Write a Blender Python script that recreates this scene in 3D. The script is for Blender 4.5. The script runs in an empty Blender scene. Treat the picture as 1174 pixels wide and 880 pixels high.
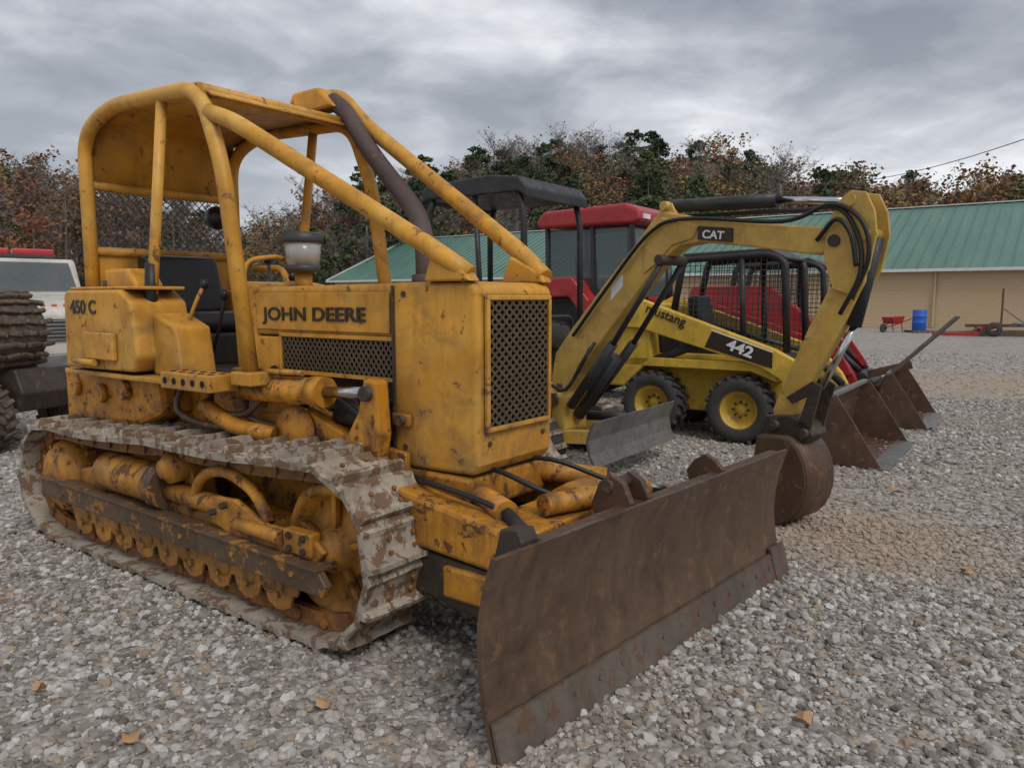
import bpy, math, random
import numpy as np
from mathutils import Vector, Matrix, Euler
random.seed(7); rng=np.random.default_rng(7)
sc=bpy.context.scene
sc.view_settings.view_transform='Standard'
try: sc.view_settings.look='None'
except Exception: pass
V=Vector; R=math.radians
# ---------------------------------------------------------------- camera
W,H=1174,880;F=870
th=math.atan(98/F)
cam=bpy.data.cameras.new('camera');co=bpy.data.objects.new('camera',cam);sc.collection.objects.link(co)
co.location=(0,0,1.58);co.rotation_euler=(math.pi/2-th,0,0);cam.lens=F/W*36;cam.sensor_width=36;cam.clip_start=.05;cam.clip_end=2000;sc.camera=co
# ---------------------------------------------------------------- node helpers
def nodes(name):
    m=bpy.data.materials.new(name);m.use_nodes=True;nt=m.node_tree
    return m,nt,nt.nodes['Principled BSDF']
def N(nt,t,**k):
    n=nt.nodes.new(t)
    for a,b in k.items():
        if a in n.inputs.keys(): n.inputs[a].default_value=b
        else: setattr(n,a,b)
    return n
def noise(nt,vec,scale,detail=6,rough=.6,dist=0):
    n=nt.nodes.new('ShaderNodeTexNoise');n.inputs['Scale'].default_value=scale;n.inputs['Detail'].default_value=detail
    n.inputs['Roughness'].default_value=rough;n.inputs['Distortion'].default_value=dist
    if vec is not None: nt.links.new(vec,n.inputs['Vector'])
    return n.outputs['Fac']
def ramp(nt,fac,stops):
    r=nt.nodes.new('ShaderNodeValToRGB');e=r.color_ramp.elements
    while len(e)<len(stops): e.new(.5)
    for i,(p,c) in enumerate(stops):
        e[i].position=p; e[i].color=(c,c,c,1) if isinstance(c,(int,float)) else (*c,1)
    nt.links.new(fac,r.inputs[0]);return r.outputs[0]
def mix(nt,fac,a,b,mode='MIX'):
    m=nt.nodes.new('ShaderNodeMixRGB');m.blend_type=mode
    for i,x in enumerate((fac,a,b)):
        if isinstance(x,(int,float)): m.inputs[i].default_value=x if i==0 else (x,x,x,1)
        elif isinstance(x,tuple): m.inputs[i].default_value=(*x,1)
        else: nt.links.new(x,m.inputs[i])
    return m.outputs[0]
def mth(nt,op,a,b=0.,clamp=False):
    m=nt.nodes.new('ShaderNodeMath');m.operation=op;m.use_clamp=clamp
    for i,x in enumerate((a,b)):
        if isinstance(x,(int,float)): m.inputs[i].default_value=x
        else: nt.links.new(x,m.inputs[i])
    return m.outputs[0]
def objcoord(nt,scale=None):
    t=nt.nodes.new('ShaderNodeTexCoord')
    if scale is None: return t.outputs['Object']
    mp=nt.nodes.new('ShaderNodeMapping');mp.inputs['Scale'].default_value=scale;nt.links.new(t.outputs['Object'],mp.inputs[0]);return mp.outputs[0]
def bump(nt,bs,h,strength=.3,dist=.01):
    b=nt.nodes.new('ShaderNodeBump');b.inputs['Strength'].default_value=strength;b.inputs['Distance'].default_value=dist
    nt.links.new(h,b.inputs['Height']);nt.links.new(b.outputs[0],bs.inputs['Normal'])
def paint(name,base,wear=(.10,.045,.02),grime_recess=(.07,.05,.035),wear_amt=.5,grime_recess_amt=.5,rough=.5,ao=False,metal=0.,low=None,fade=None,bmp=.25):
    m,nt,bs=nodes(name);oc=objcoord(nt)
    n1=noise(nt,oc,2.3,3,.65,.4);n2=noise(nt,oc,11,6,.72,.3);n3=noise(nt,objcoord(nt,(9,9,1.1)),1.6,3,.65)
    dark=tuple(c*.68 for c in base);lite=tuple(min(1,c*1.1+.01) for c in base)
    c=mix(nt,ramp(nt,n1,[(.3,0),(.7,1)]),dark,lite)
    if fade: c=mix(nt,ramp(nt,noise(nt,oc,1.1,3,.7,1.),[(.46,0),(.68,.75)]),c,fade)
    c=mix(nt,mth(nt,'MULTIPLY',ramp(nt,n3,[(.50,0),(.70,1)]),.65*grime_recess_amt),c,tuple(.5*a+.5*b for a,b in zip(grime_recess,dark)))
    g=ramp(nt,noise(nt,oc,4.5,5,.7,.6),[(.5,0),(.68,1)])
    c=mix(nt,mth(nt,'MULTIPLY',g,grime_recess_amt*.8),c,grime_recess)
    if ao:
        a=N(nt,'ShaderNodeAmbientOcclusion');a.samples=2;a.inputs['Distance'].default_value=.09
        f=mth(nt,'MULTIPLY',ramp(nt,a.outputs['AO'],[(.3,1),(.85,0)]),mth(nt,'MULTIPLY',ramp(nt,n2,[(.3,.35),(.6,1)]),min(1,.35+grime_recess_amt)))
        c=mix(nt,f,c,grime_recess)  # ambient-occlusion darkening of recesses, broken up by noise, mixed into base colour
    if low is not None:
        s=nt.nodes.new('ShaderNodeSeparateXYZ');nt.links.new(oc,s.inputs[0])
        zz=mth(nt,'ADD',s.outputs[2],mth(nt,'MULTIPLY',mth(nt,'SUBTRACT',n1,.5),1.0))
        mr=N(nt,'ShaderNodeMapRange');nt.links.new(zz,mr.inputs[0]);mr.inputs[1].default_value=low[0];mr.inputs[2].default_value=low[1];mr.inputs[3].default_value=low[2];mr.inputs[4].default_value=0
        c=mix(nt,mth(nt,'MULTIPLY',mr.outputs[0],ramp(nt,n2,[(.35,.2),(.6,1)])),c,low[3])
    t=.70-.13*wear_amt
    w=ramp(nt,n2,[(t,0),(t+.03,1)])
    c=mix(nt,mth(nt,'MULTIPLY',w,.9),c,wear)
    nt.links.new(c,bs.inputs['Base Color'])
    nt.links.new(ramp(nt,n2,[(.3,rough-.12),(.75,min(1,rough+.3))]),bs.inputs['Roughness'])
    bs.inputs['Metallic'].default_value=metal
    if bmp: bump(nt,bs,n2,bmp,.006)
    return m
YEL=paint('yellow_paint',(.70,.32,.018),wear=(.17,.075,.028),grime_recess=(.16,.09,.035),wear_amt=.72,grime_recess_amt=.58,rough=.47,ao=True,fade=(.73,.43,.10),low=(.7,1.45,.7,(.20,.12,.055)))
YLOW=paint('yellow_paint_greasy',(.64,.265,.014),wear=(.09,.035,.015),grime_recess=(.055,.032,.018),wear_amt=1.05,grime_recess_amt=.95,rough=.5,ao=True,low=(.0,.85,.8,(.16,.085,.035)))
YCAT=paint('yellow_paint_excavator',(.64,.40,.08),wear=(.15,.08,.04),grime_recess=(.18,.12,.05),wear_amt=.5,grime_recess_amt=.45,rough=.42)
YMUS=paint('yellow_paint_loader',(.70,.45,.05),wear=(.15,.08,.04),grime_recess=(.18,.12,.05),wear_amt=.35,grime_recess_amt=.5,rough=.42)
REDP=paint('red_paint',(.40,.016,.02),wear=(.2,.05,.03),grime_recess=(.12,.05,.04),wear_amt=.1,grime_recess_amt=.35,rough=.35,bmp=0)
BLK=paint('black_paint',(.018,.018,.02),wear=(.08,.06,.05),grime_recess=(.07,.06,.05),wear_amt=.2,grime_recess_amt=.4,rough=.45,bmp=0)
DRK=paint('greasy_iron',(.05,.035,.025),wear=(.13,.06,.022),grime_recess=(.018,.014,.011),wear_amt=.9,grime_recess_amt=.7,rough=.5)
BEAM=paint('worn_guard_beam',(.12,.07,.035),wear=(.36,.16,.02),grime_recess=(.035,.022,.014),wear_amt=1.1,grime_recess_amt=.8,rough=.5)
MUD=paint('mud_caked_iron',(.10,.07,.05),wear=(.17,.12,.08),grime_recess=(.035,.026,.02),wear_amt=1.3,grime_recess_amt=.8,rough=.8,bmp=.8)
RUST=paint('rusty_steel',(.125,.068,.04),wear=(.2,.095,.045),grime_recess=(.05,.033,.025),wear_amt=.9,grime_recess_amt=.8,rough=.5,metal=.25)
BLADE=paint('blade_steel',(.14,.086,.055),wear=(.22,.12,.065),grime_recess=(.06,.042,.032),wear_amt=.85,grime_recess_amt=1.0,rough=.35,metal=.4,fade=(.21,.135,.09),low=(.1,.6,.8,(.17,.105,.065)))
EDGE=paint('cutting_edge_steel',(.165,.13,.105),wear=(.16,.085,.05),grime_recess=(.085,.06,.045),wear_amt=1.1,grime_recess_amt=.8,rough=.42,metal=.4)
SHOE=paint('track_shoe_mud',(.40,.345,.275),wear=(.15,.085,.045),grime_recess=(.15,.10,.065),wear_amt=1.55,grime_recess_amt=.85,rough=.75,bmp=.6)
LINK=paint('track_link',(.26,.10,.025),wear=(.34,.14,.02),grime_recess=(.05,.03,.02),wear_amt=1.2,grime_recess_amt=.9,rough=.55)
EXH=paint('exhaust_rust',(.095,.062,.055),wear=(.16,.09,.06),grime_recess=(.05,.038,.036),wear_amt=.6,grime_recess_amt=.5,rough=.65)
GREYS=paint('worn_grey_steel',(.20,.19,.18),wear=(.15,.09,.05),grime_recess=(.08,.065,.05),wear_amt=.8,grime_recess_amt=.6,rough=.45,metal=.3)
WHT=paint('tan_truck_paint',(.60,.56,.49),wear=(.2,.1,.06),grime_recess=(.25,.2,.15),wear_amt=.1,grime_recess_amt=.3,rough=.3,bmp=0)
def plain(name,c,rough=.5,metal=0,var=.25,scale=6,b=0):
    m,nt,bs=nodes(name);oc=objcoord(nt);n=noise(nt,oc,scale,3,.65)
    nt.links.new(mix(nt,n,tuple(x*(1-var) for x in c),tuple(min(1,x*(1+var)) for x in c)),bs.inputs['Base Color'])
    bs.inputs['Roughness'].default_value=rough;bs.inputs['Metallic'].default_value=metal
    if b: bump(nt,bs,n,b,.004)
    return m
RUB=plain('tire_rubber',(.05,.046,.041),.85,0,.5,14,.15)
VIN=plain('black_vinyl',(.014,.014,.015),.35,0,.3,30,.15)
HOLE=plain('dark_interior',(.008,.007,.006),.9)
HOSE=plain('rubber_hose',(.012,.012,.012),.5)
CHR=plain('cylinder_rod',(.55,.55,.56),.18,1,.1,3,0)
DGREY=plain('dark_grey_plastic',(.05,.05,.05),.5)
LET=plain('lettering_brown',(.03,.018,.012),.5)
WLET=plain('lettering_white',(.75,.75,.72),.5)
GRL=plain('grille_steel',(.11,.08,.045),.5,.3,.5,20)
ORG=plain('amber_lens',(.7,.2,.02),.3)
REDL=plain('red_lens',(.5,.02,.03),.25)
BLUE=plain('blue_plastic',(.02,.11,.5),.4)
def glassy(name,c,rough=.08,alpha=1.):
    m,nt,bs=nodes(name);bs.inputs['Base Color'].default_value=(*c,1);bs.inputs['Roughness'].default_value=rough
    bs.inputs['Alpha'].default_value=alpha;bs.inputs['Specular IOR Level'].default_value=.8;return m
GLS=glassy('tinted_glass',(.05,.07,.075),.06,.7)
CLR=glassy('clear_bowl',(.75,.75,.7),.12,.45)
# ---------------------------------------------------------------- mesh helpers
def link(ob,parent=None):
    sc.collection.objects.link(ob)
    if parent is not None: ob.parent=parent
    return ob
def empty(name,loc=(0,0,0),yaw=0,parent=None):
    e=bpy.data.objects.new(name,None);e.empty_display_size=.2;e.location=loc;e.rotation_euler=(0,0,R(yaw));return link(e,parent)
def mesh(name,vs,fs,mat,parent=None,smooth=False,bevel=0,seg=2):
    me=bpy.data.meshes.new(name);me.from_pydata([tuple(v) for v in vs],[],fs);me.update()
    if mat: me.materials.append(mat)
    ob=bpy.data.objects.new(name,me);link(ob,parent)
    if smooth:
        me.polygons.foreach_set('use_smooth',[True]*len(me.polygons))
    if bevel:
        b=ob.modifiers.new('b','BEVEL');b.width=bevel;b.segments=seg;b.limit_method='ANGLE';b.angle_limit=R(35)
    return ob
class MB:
    def __init__(s): s.v=[];s.f=[]
    def add(s,vs,fs):
        k=len(s.v);s.v+=[tuple(v) for v in vs];s.f+=[tuple(i+k for i in f) for f in fs]
    def box(s,c,size,M=None):
        c=V(c);vs=[]
        for x in (-.5,.5):
            for y in (-.5,.5):
                for z in (-.5,.5):
                    p=V((x*size[0],y*size[1],z*size[2]))
                    if M is not None:p=M@p
                    vs.append(c+p)
        s.add(vs,[(0,1,3,2),(4,6,7,5),(0,4,5,1),(2,3,7,6),(0,2,6,4),(1,5,7,3)])
    def bar(s,p0,p1,w,t,up=V((0,0,1))):
        p0=V(p0);p1=V(p1);d=(p1-p0);L=d.length;d.normalize();y=up.cross(d)
        if y.length<1e-4:y=V((1,0,0)).cross(d)
        y.normalize();z=d.cross(y)
        s.box((p0+p1)/2,(L,w,t),Matrix((d,y,z)).transposed())
    def cyl(s,p0,p1,r,r2=None,n=20,caps=True):
        p0=V(p0);p1=V(p1);r2=r if r2 is None else r2;d=(p1-p0).normalized()
        a=d.orthogonal().normalized();b=d.cross(a);vs=[]
        for p,q in((p0,r),(p1,r2)):
            for i in range(n):
                t=2*math.pi*i/n;vs.append(p+a*q*math.cos(t)+b*q*math.sin(t))
        fs=[(i,(i+1)%n,n+(i+1)%n,n+i) for i in range(n)]
        if caps: fs+=[tuple(range(n-1,-1,-1)),tuple(range(n,2*n))]
        s.add(vs,fs)
    def lathe(s,prof,c,axis,n=40):
        c=V(c);d=V(axis).normalized();a=d.orthogonal().normalized();b=d.cross(a);vs=[];m=len(prof)
        for i in range(n):
            t=2*math.pi*i/n;e=a*math.cos(t)+b*math.sin(t)
            for r,h in prof: vs.append(c+e*r+d*h)
        fs=[]
        for i in range(n):
            j=(i+1)%n
            for k in range(m-1): fs.append((i*m+k,j*m+k,j*m+k+1,i*m+k+1))
        s.add(vs,fs)
    def prism(s,poly,y0,y1):
        n=len(poly);vs=[(x,y0,z) for x,z in poly]+[(x,y1,z) for x,z in poly]
        s.add(vs,[tuple(range(n)),tuple(range(2*n-1,n-1,-1))]+[(i,n+i,n+(i+1)%n,(i+1)%n) for i in range(n)])
    def obj(s,name,mat,parent=None,smooth=False,bevel=0,seg=2):
        ob=mesh(name,s.v,s.f,mat,parent,False,bevel,seg)
        if smooth:
            me=ob.data
            me.polygons.foreach_set('use_smooth',[len(p.vertices)==4 for p in me.polygons])
        return ob
def box(name,c,size,mat,parent=None,rot=None,bevel=.008):
    b=MB();b.box(c,size,Euler([R(a) for a in rot]).to_matrix() if rot else None);return b.obj(name,mat,parent,bevel=bevel)
def bar(name,p0,p1,w,t,mat,parent=None,bevel=.006):
    b=MB();b.bar(p0,p1,w,t);return b.obj(name,mat,parent,bevel=bevel)
def cyl(name,p0,p1,r,mat,parent=None,r2=None,n=28,bevel=0):
    b=MB();b.cyl(p0,p1,r,r2,n);return b.obj(name,mat,parent,smooth=True)
def prism(name,poly,y0,y1,mat,parent=None,bevel=.01,seg=2):
    b=MB();b.prism(poly,y0,y1);return b.obj(name,mat,parent,bevel=bevel,seg=seg)
def catmull(pts,k=8):
    P=[V(p) for p in pts];P=[P[0]*2-P[1]]+P+[P[-1]*2-P[-2]];o=[]
    for i in range(1,len(P)-2):
        for j in range(k):
            t=j/k;a,b,c,d=P[i-1:i+3]
            o.append(.5*((2*b)+(c-a)*t+(2*a-5*b+4*c-d)*t*t+(3*b-a-3*c+d)*t**3))
    o.append(P[-2]);return o
def rounded(pts,rad=.1,k=6):
    P=[V(p) for p in pts];o=[P[0]]
    for i in range(1,len(P)-1):
        a=(P[i-1]-P[i]);b=(P[i+1]-P[i]);r=min(rad,a.length*.48,b.length*.48);s=P[i]+a.normalized()*r;e=P[i]+b.normalized()*r
        for j in range(k+1):
            t=j/k;o.append(s*(1-t)**2+P[i]*2*t*(1-t)+e*t*t)
    o.append(P[-1]);return o
def tube(name,pts,r,mat,parent=None,n=14,mode='round',rad=.12):
    P=rounded(pts,rad) if mode=='round' else catmull(pts)
    b=MB();vs=[];d0=(P[1]-P[0]).normalized();a=d0.orthogonal().normalized();m=len(P)
    for i,p in enumerate(P):
        d=((P[i+1]-p) if i<m-1 else (p-P[i-1])).normalized()
        if 0<i<m-1: d=(P[i+1]-P[i-1]).normalized()
        a=(a-d*a.dot(d)).normalized();c=d.cross(a)
        for j in range(n):
            t=2*math.pi*j/n;vs.append(p+(a*math.cos(t)+c*math.sin(t))*r)
    fs=[(i*n+j,i*n+(j+1)%n,(i+1)*n+(j+1)%n,(i+1)*n+j) for i in range(m-1) for j in range(n)]
    fs+=[tuple(range(n-1,-1,-1)),tuple(range((m-1)*n,m*n))]
    b.add(vs,fs);return b.obj(name,mat,parent,smooth=True)
def lattice(name,o,u,v,w,hh,sp,ang,bw,bt,mat,parent=None):
    """diagonal bar mesh clipped to the rectangle o + u*[0,w] + v*[0,hh]"""
    o=V(o);u=V(u).normalized();v=V(v).normalized();nrm=u.cross(v);b=MB()
    for k,s in enumerate((1,-1)):
        d=(math.cos(R(ang)),s*math.sin(R(ang)));nx,ny=-d[1],d[0]
        cs=[nx*x+ny*y for x in (0,w) for y in (0,hh)];c=min(cs)+sp/2
        while c<max(cs):
            px,py=nx*c,ny*c;t0,t1=-1e9,1e9
            for (pp,dd,mx) in ((px,d[0],w),(py,d[1],hh)):
                if abs(dd)>1e-9:
                    a,e=(0-pp)/dd,(mx-pp)/dd
                    t0=max(t0,min(a,e));t1=min(t1,max(a,e))
                elif pp<0 or pp>mx: t1=-1e9
            if t1-t0>.01:
                A=o+u*(px+d[0]*t0)+v*(py+d[1]*t0)+nrm*(k*bt*.3);B=o+u*(px+d[0]*t1)+v*(py+d[1]*t1)+nrm*(k*bt*.3)
                b.bar(A,B,bw,bt,up=nrm)
            c+=sp
    return b.obj(name,mat,parent)
def text(name,body,loc,xd,yd,width,mat,parent,bold=.0,sx=1.):
    cu=bpy.data.curves.new(name,'FONT');cu.body=body;cu.size=1;cu.offset=bold;cu.extrude=.002
    ob=bpy.data.objects.new(name,cu);link(ob,parent);cu.materials.append(mat)
    bpy.context.view_layer.update();w=ob.dimensions[0] or 1
    s=width/w;xd=V(xd).normalized();yd=V(yd).normalized();zd=xd.cross(yd)
    M=Matrix((xd*s,yd*s*sx,zd)).transposed().to_4x4();M.translation=V(loc);ob.matrix_local=M;return ob
# ---------------------------------------------------------------- world
w=bpy.data.worlds.new('World');sc.world=w;w.use_nodes=True;nt=w.node_tree;bg=nt.nodes['Background']
sky=nt.nodes.new('ShaderNodeTexSky');sky.sky_type='NISHITA';sky.sun_disc=False;sky.sun_elevation=R(48);sky.sun_rotation=R(150)
tc=nt.nodes.new('ShaderNodeTexCoord');sp=nt.nodes.new('ShaderNodeSeparateXYZ');nt.links.new(tc.outputs['Generated'],sp.inputs[0])
zz=mth(nt,'ADD',mth(nt,'MAXIMUM',sp.outputs[2],0.),.20)
cb=nt.nodes.new('ShaderNodeCombineXYZ');nt.links.new(mth(nt,'DIVIDE',sp.outputs[0],zz),cb.inputs[0]);nt.links.new(mth(nt,'DIVIDE',sp.outputs[1],zz),cb.inputs[1]);cb.inputs[2].default_value=3.3
n1=noise(nt,cb.outputs[0],.95,4,.5,.2);n2=noise(nt,cb.outputs[0],2.8,5,.58,.35)
nn=mth(nt,'ADD',mth(nt,'MULTIPLY',n1,.66),mth(nt,'MULTIPLY',n2,.34))
cl=ramp(nt,nn,[(.39,(.22,.24,.28)),(.46,(.32,.34,.385)),(.53,(.49,.51,.555)),(.61,(.78,.79,.81))])
hz=N(nt,'ShaderNodeMapRange');nt.links.new(sp.outputs[2],hz.inputs[0]);hz.inputs[1].default_value=.02;hz.inputs[2].default_value=.34;hz.inputs[3].default_value=.45;hz.inputs[4].default_value=0.
cl=mix(nt,hz.outputs[0],cl,(.66,.675,.70))
cl=mix(nt,1.,cl,(10.,10.,10.),'MULTIPLY')
cl=mix(nt,.06,cl,sky.outputs[0])
nt.links.new(cl,bg.inputs[0]);bg.inputs[1].default_value=.12
sl=bpy.data.lights.new('sun','SUN');sl.energy=1.5;sl.angle=R(24);sl.color=(1,.97,.92);so=bpy.data.objects.new('sun',sl);link(so)
az=R(150);el=R(48);d=V((math.sin(az)*math.cos(el),math.cos(az)*math.cos(el),math.sin(el)))
so.rotation_euler=(-d).to_track_quat('-Z','Y').to_euler();so.location=(0,0,30)
# ---------------------------------------------------------------- ground
def dirtmask(nt,pos):
    """bare dirt patches at fixed places on the lot"""
    s=nt.nodes.new('ShaderNodeSeparateXYZ');nt.links.new(pos,s.inputs[0]);out=None
    nz=mth(nt,'MULTIPLY',mth(nt,'SUBTRACT',noise(nt,pos,1.9,3,.65),.5),1.8)
    for (x,y,rx,ry) in ((2.35,4.95,.62,.62),(9.5,14,3.,1.6)):
        dx=mth(nt,'DIVIDE',mth(nt,'SUBTRACT',s.outputs[0],x),rx);dy=mth(nt,'DIVIDE',mth(nt,'SUBTRACT',s.outputs[1],y),ry)
        q=mth(nt,'SQRT',mth(nt,'ADD',mth(nt,'MULTIPLY',dx,dx),mth(nt,'MULTIPLY',dy,dy)))
        q=mth(nt,'SUBTRACT',1.6,mth(nt,'ADD',q,nz),True)
        out=q if out is None else mth(nt,'MAXIMUM',out,q)
    return out
m,nt,bs=nodes('gravel_ground');oc=objcoord(nt)
vo=nt.nodes.new('ShaderNodeTexVoronoi');vo.inputs['Scale'].default_value=28;nt.links.new(oc,vo.inputs['Vector'])
vo2=nt.nodes.new('ShaderNodeTexVoronoi');vo2.inputs['Scale'].default_value=8;nt.links.new(oc,vo2.inputs['Vector'])
sx=nt.nodes.new('ShaderNodeSeparateXYZ');nt.links.new(vo.outputs['Color'],sx.inputs[0])
sx2=nt.nodes.new('ShaderNodeSeparateXYZ');nt.links.new(vo2.outputs['Color'],sx2.inputs[0])
c=ramp(nt,mth(nt,'ADD',mth(nt,'MULTIPLY',sx.outputs[0],.6),mth(nt,'MULTIPLY',sx2.outputs[1],.4)),[(.1,(.19,.165,.14)),(.45,(.35,.32,.28)),(.7,(.45,.42,.385)),(.9,(.60,.575,.54))])
patch=ramp(nt,noise(nt,oc,.32,4,.6,.8),[(.45,0),(.64,1)])
c=mix(nt,mth(nt,'MULTIPLY',patch,.45),c,(.33,.27,.21))
c=mix(nt,mth(nt,'MULTIPLY',ramp(nt,vo.outputs['Distance'],[(.0,0),(.9,1)]),.5),c,(.14,.115,.09))
c=mix(nt,mth(nt,'MULTIPLY',dirtmask(nt,oc),.9),c,(.36,.275,.20))
nt.links.new(c,bs.inputs['Base Color']);bs.inputs['Roughness'].default_value=.9
bump(nt,bs,mth(nt,'SUBTRACT',1.,vo.outputs['Distance']),.8,.02);GRV=m
mesh('ground',[(-500,-60,0),(500,-60,0),(500,700,0),(-500,700,0)],[(0,1,2,3)],GRV)
m,nt,bs=nodes('gravel_stone');oi=nt.nodes.new('ShaderNodeObjectInfo')
c=ramp(nt,oi.outputs['Random'],[(0,(.11,.095,.08)),(.12,(.21,.185,.16)),(.36,(.335,.305,.27)),(.56,(.42,.39,.355)),(.76,(.53,.505,.47)),(.87,(.66,.64,.61)),(.93,(.42,.33,.235)),(1,(.32,.22,.15))])
geo=nt.nodes.new('ShaderNodeNewGeometry');pn=noise(nt,geo.outputs['Position'],.5,2,.6,.8)
c=mix(nt,mth(nt,'MULTIPLY',ramp(nt,pn,[(.46,0),(.62,1)]),.4),c,(.33,.27,.21))
fn=noise(nt,geo.outputs['Position'],55,2,.7);c=mix(nt,mth(nt,'MULTIPLY',fn,.35),c,(.16,.14,.12))
c=mix(nt,mth(nt,'MULTIPLY',dirtmask(nt,geo.outputs['Position']),.88),c,(.36,.275,.20))
nt.links.new(c,bs.inputs['Base Color']);bs.inputs['Roughness'].default_value=.85;STN=m
import bmesh
rocks=bpy.data.collections.new('gravel_stone_shapes')
for i in range(8):
    bm=bmesh.new();bmesh.ops.create_icosphere(bm,subdivisions=1,radius=1)
    if i%2: bmesh.ops.subdivide_edges(bm,edges=bm.edges[:],cuts=1)
    sxx=(1,random.uniform(.65,.95),random.uniform(.4,.7))
    for v in bm.verts:
        k=random.uniform(.74,1.2);v.co=V((v.co.x*k*sxx[0],v.co.y*k*sxx[1],v.co.z*k*sxx[2]))
    me=bpy.data.meshes.new('stone');bm.to_mesh(me);bm.free();me.materials.append(STN)
    rocks.objects.link(bpy.data.objects.new('stone_%d'%i,me))
def scatter(name,rects,density,smin,smax,seed,pow_=2.2):
    vs=[];fs=[]
    for (x0,y0,x1,y1) in rects:
        k=len(vs);vs+=[(x0,y0,.004),(x1,y0,.004),(x1,y1,.004),(x0,y1,.004)];fs.append((k,k+1,k+2,k+3))
    ob=mesh(name,vs,fs,GRV)
    g=bpy.data.node_groups.new(name,'GeometryNodeTree')
    g.interface.new_socket('Geometry',in_out='INPUT',socket_type='NodeSocketGeometry');g.interface.new_socket('Geometry',in_out='OUTPUT',socket_type='NodeSocketGeometry')
    gi=g.nodes.new('NodeGroupInput');go=g.nodes.new('NodeGroupOutput')
    dp=g.nodes.new('GeometryNodeDistributePointsOnFaces');dp.inputs['Density'].default_value=density;dp.inputs['Seed'].default_value=seed
    ci=g.nodes.new('GeometryNodeCollectionInfo');ci.inputs['Collection'].default_value=rocks;ci.inputs['Separate Children'].default_value=True;ci.inputs['Reset Children'].default_value=True
    ip=g.nodes.new('GeometryNodeInstanceOnPoints');ip.inputs['Pick Instance'].default_value=True
    rv=g.nodes.new('FunctionNodeRandomValue');rv.data_type='FLOAT_VECTOR';rv.inputs[0].default_value=(-.5,-.5,0);rv.inputs[1].default_value=(.5,.5,6.283)
    rs=g.nodes.new('FunctionNodeRandomValue');rs.data_type='FLOAT';rs.inputs[2].default_value=0;rs.inputs[3].default_value=1
    pw=g.nodes.new('ShaderNodeMath');pw.operation='POWER';pw.inputs[1].default_value=pow_
    mr=g.nodes.new('ShaderNodeMapRange');mr.inputs[3].default_value=smin;mr.inputs[4].default_value=smax
    l=g.links.new;l(gi.outputs[0],dp.inputs[0]);l(dp.outputs['Points'],ip.inputs['Points']);l(ci.outputs[0],ip.inputs['Instance'])
    l(rv.outputs[0],ip.inputs['Rotation']);l(rs.outputs[1],pw.inputs[0]);l(pw.outputs[0],mr.inputs[0]);l(mr.outputs[0],ip.inputs['Scale']);l(ip.outputs[0],go.inputs[0])
    md=ob.modifiers.new('gn','NODES');md.node_group=g
scatter('gravel',[(-3.6,.9,4.2,5.2)],1450,.008,.034,1,2.6)
scatter('gravel',[(-8,5.2,9,12)],400,.012,.036,2,2.4)
scatter('gravel',[(-3,12,20,22)],35,.02,.045,3)
MLEAF=plain('dry_leaf',(.42,.25,.12),.8,0,.4,20)
b=MB()
for (x,y,s) in [(-1.36,2.55,.055),(-.72,2.78,.05),(1.08,2.66,.05),(1.0,3.6,.035),(2.6,4.2,.045),(3.1,6,.06),(3.6,5.1,.045),(5,9,.07),(-1.9,2.9,.03)]:
    a=random.uniform(0,6.28);pts=[];n=11
    for i in range(n):
        t=2*math.pi*i/n;r=s*(.62+.38*(i%2))*random.uniform(.8,1.15);pts.append((x+r*math.cos(t+a),y+r*.8*math.sin(t+a),.036+.018*math.sin(2*t)))
    b.add(pts+[(x,y,.028)],[(i,(i+1)%n,n) for i in range(n)])
b.obj('fallen_leaves',MLEAF)
# ---------------------------------------------------------------- hill + forest
skyl=[(-1.3,200),(-.675,190),(-.56,210),(-.45,232),(-.34,256),(-.24,232),(-.16,204),(-.08,186),(0,172),(.12,163),(.3,182),(.40,200),(.47,209),(.67,214),(1.3,205)]
def crest(u):
    y=np.interp(u,[a for a,_ in skyl],[b for _,b in skyl]);az=math.atan(u)
    return max(.4,1.58+(342-y)/870*130*math.cos(az)-13.)
def hz_(r,a):
    t=min(1,max(0,(r-74)/58));t=t*t*(3-2*t)
    return -.4+(crest(math.tan(a))+.4)*t+ (.8*math.sin(r*.11+a*9)+.6*math.sin(a*31+r*.05))*t + max(0,r-132)*.02
m,nt,bs=nodes('hill_leaf_litter');oc=objcoord(nt)
nt.links.new(ramp(nt,noise(nt,oc,.35,5,.75),[(.3,(.07,.05,.03)),(.55,(.13,.085,.045)),(.75,(.18,.14,.07))]),bs.inputs['Base Color']);bs.inputs['Roughness'].default_value=1
vs=[];fs=[];na,nr=90,26
for i in range(na+1):
    a=R(-58+116*i/na)
    for j in range(nr+1):
        r=72+j*7.;vs.append((r*math.sin(a),r*math.cos(a),hz_(r,a)))
for i in range(na):
    for j in range(nr):
        k=i*(nr+1)+j;fs.append((k,k+nr+1,k+nr+2,k+1))
mesh('wooded_hill',vs,fs,m,smooth=True)
def leafmat(name,cs):
    m,nt,bs=nodes(name);oi=nt.nodes.new('ShaderNodeObjectInfo')
    nt.links.new(ramp(nt,oi.outputs['Random'],cs),bs.inputs['Base Color']);bs.inputs['Roughness'].default_value=.9;return m
LR=leafmat('autumn_leaves',[(0,(.19,.075,.04)),(.15,(.24,.12,.05)),(.3,(.17,.13,.06)),(.45,(.26,.085,.045)),(.6,(.16,.12,.07)),(.72,(.13,.13,.05)),(.86,(.30,.17,.05)),(1,(.21,.07,.04))])
LG=leafmat('pine_needles',[(0,(.03,.055,.022)),(.5,(.055,.085,.032)),(1,(.085,.105,.042))])
BK=leafmat('bare_bark',[(0,(.12,.098,.082)),(.5,(.17,.145,.125)),(1,(.23,.20,.18))])
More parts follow.
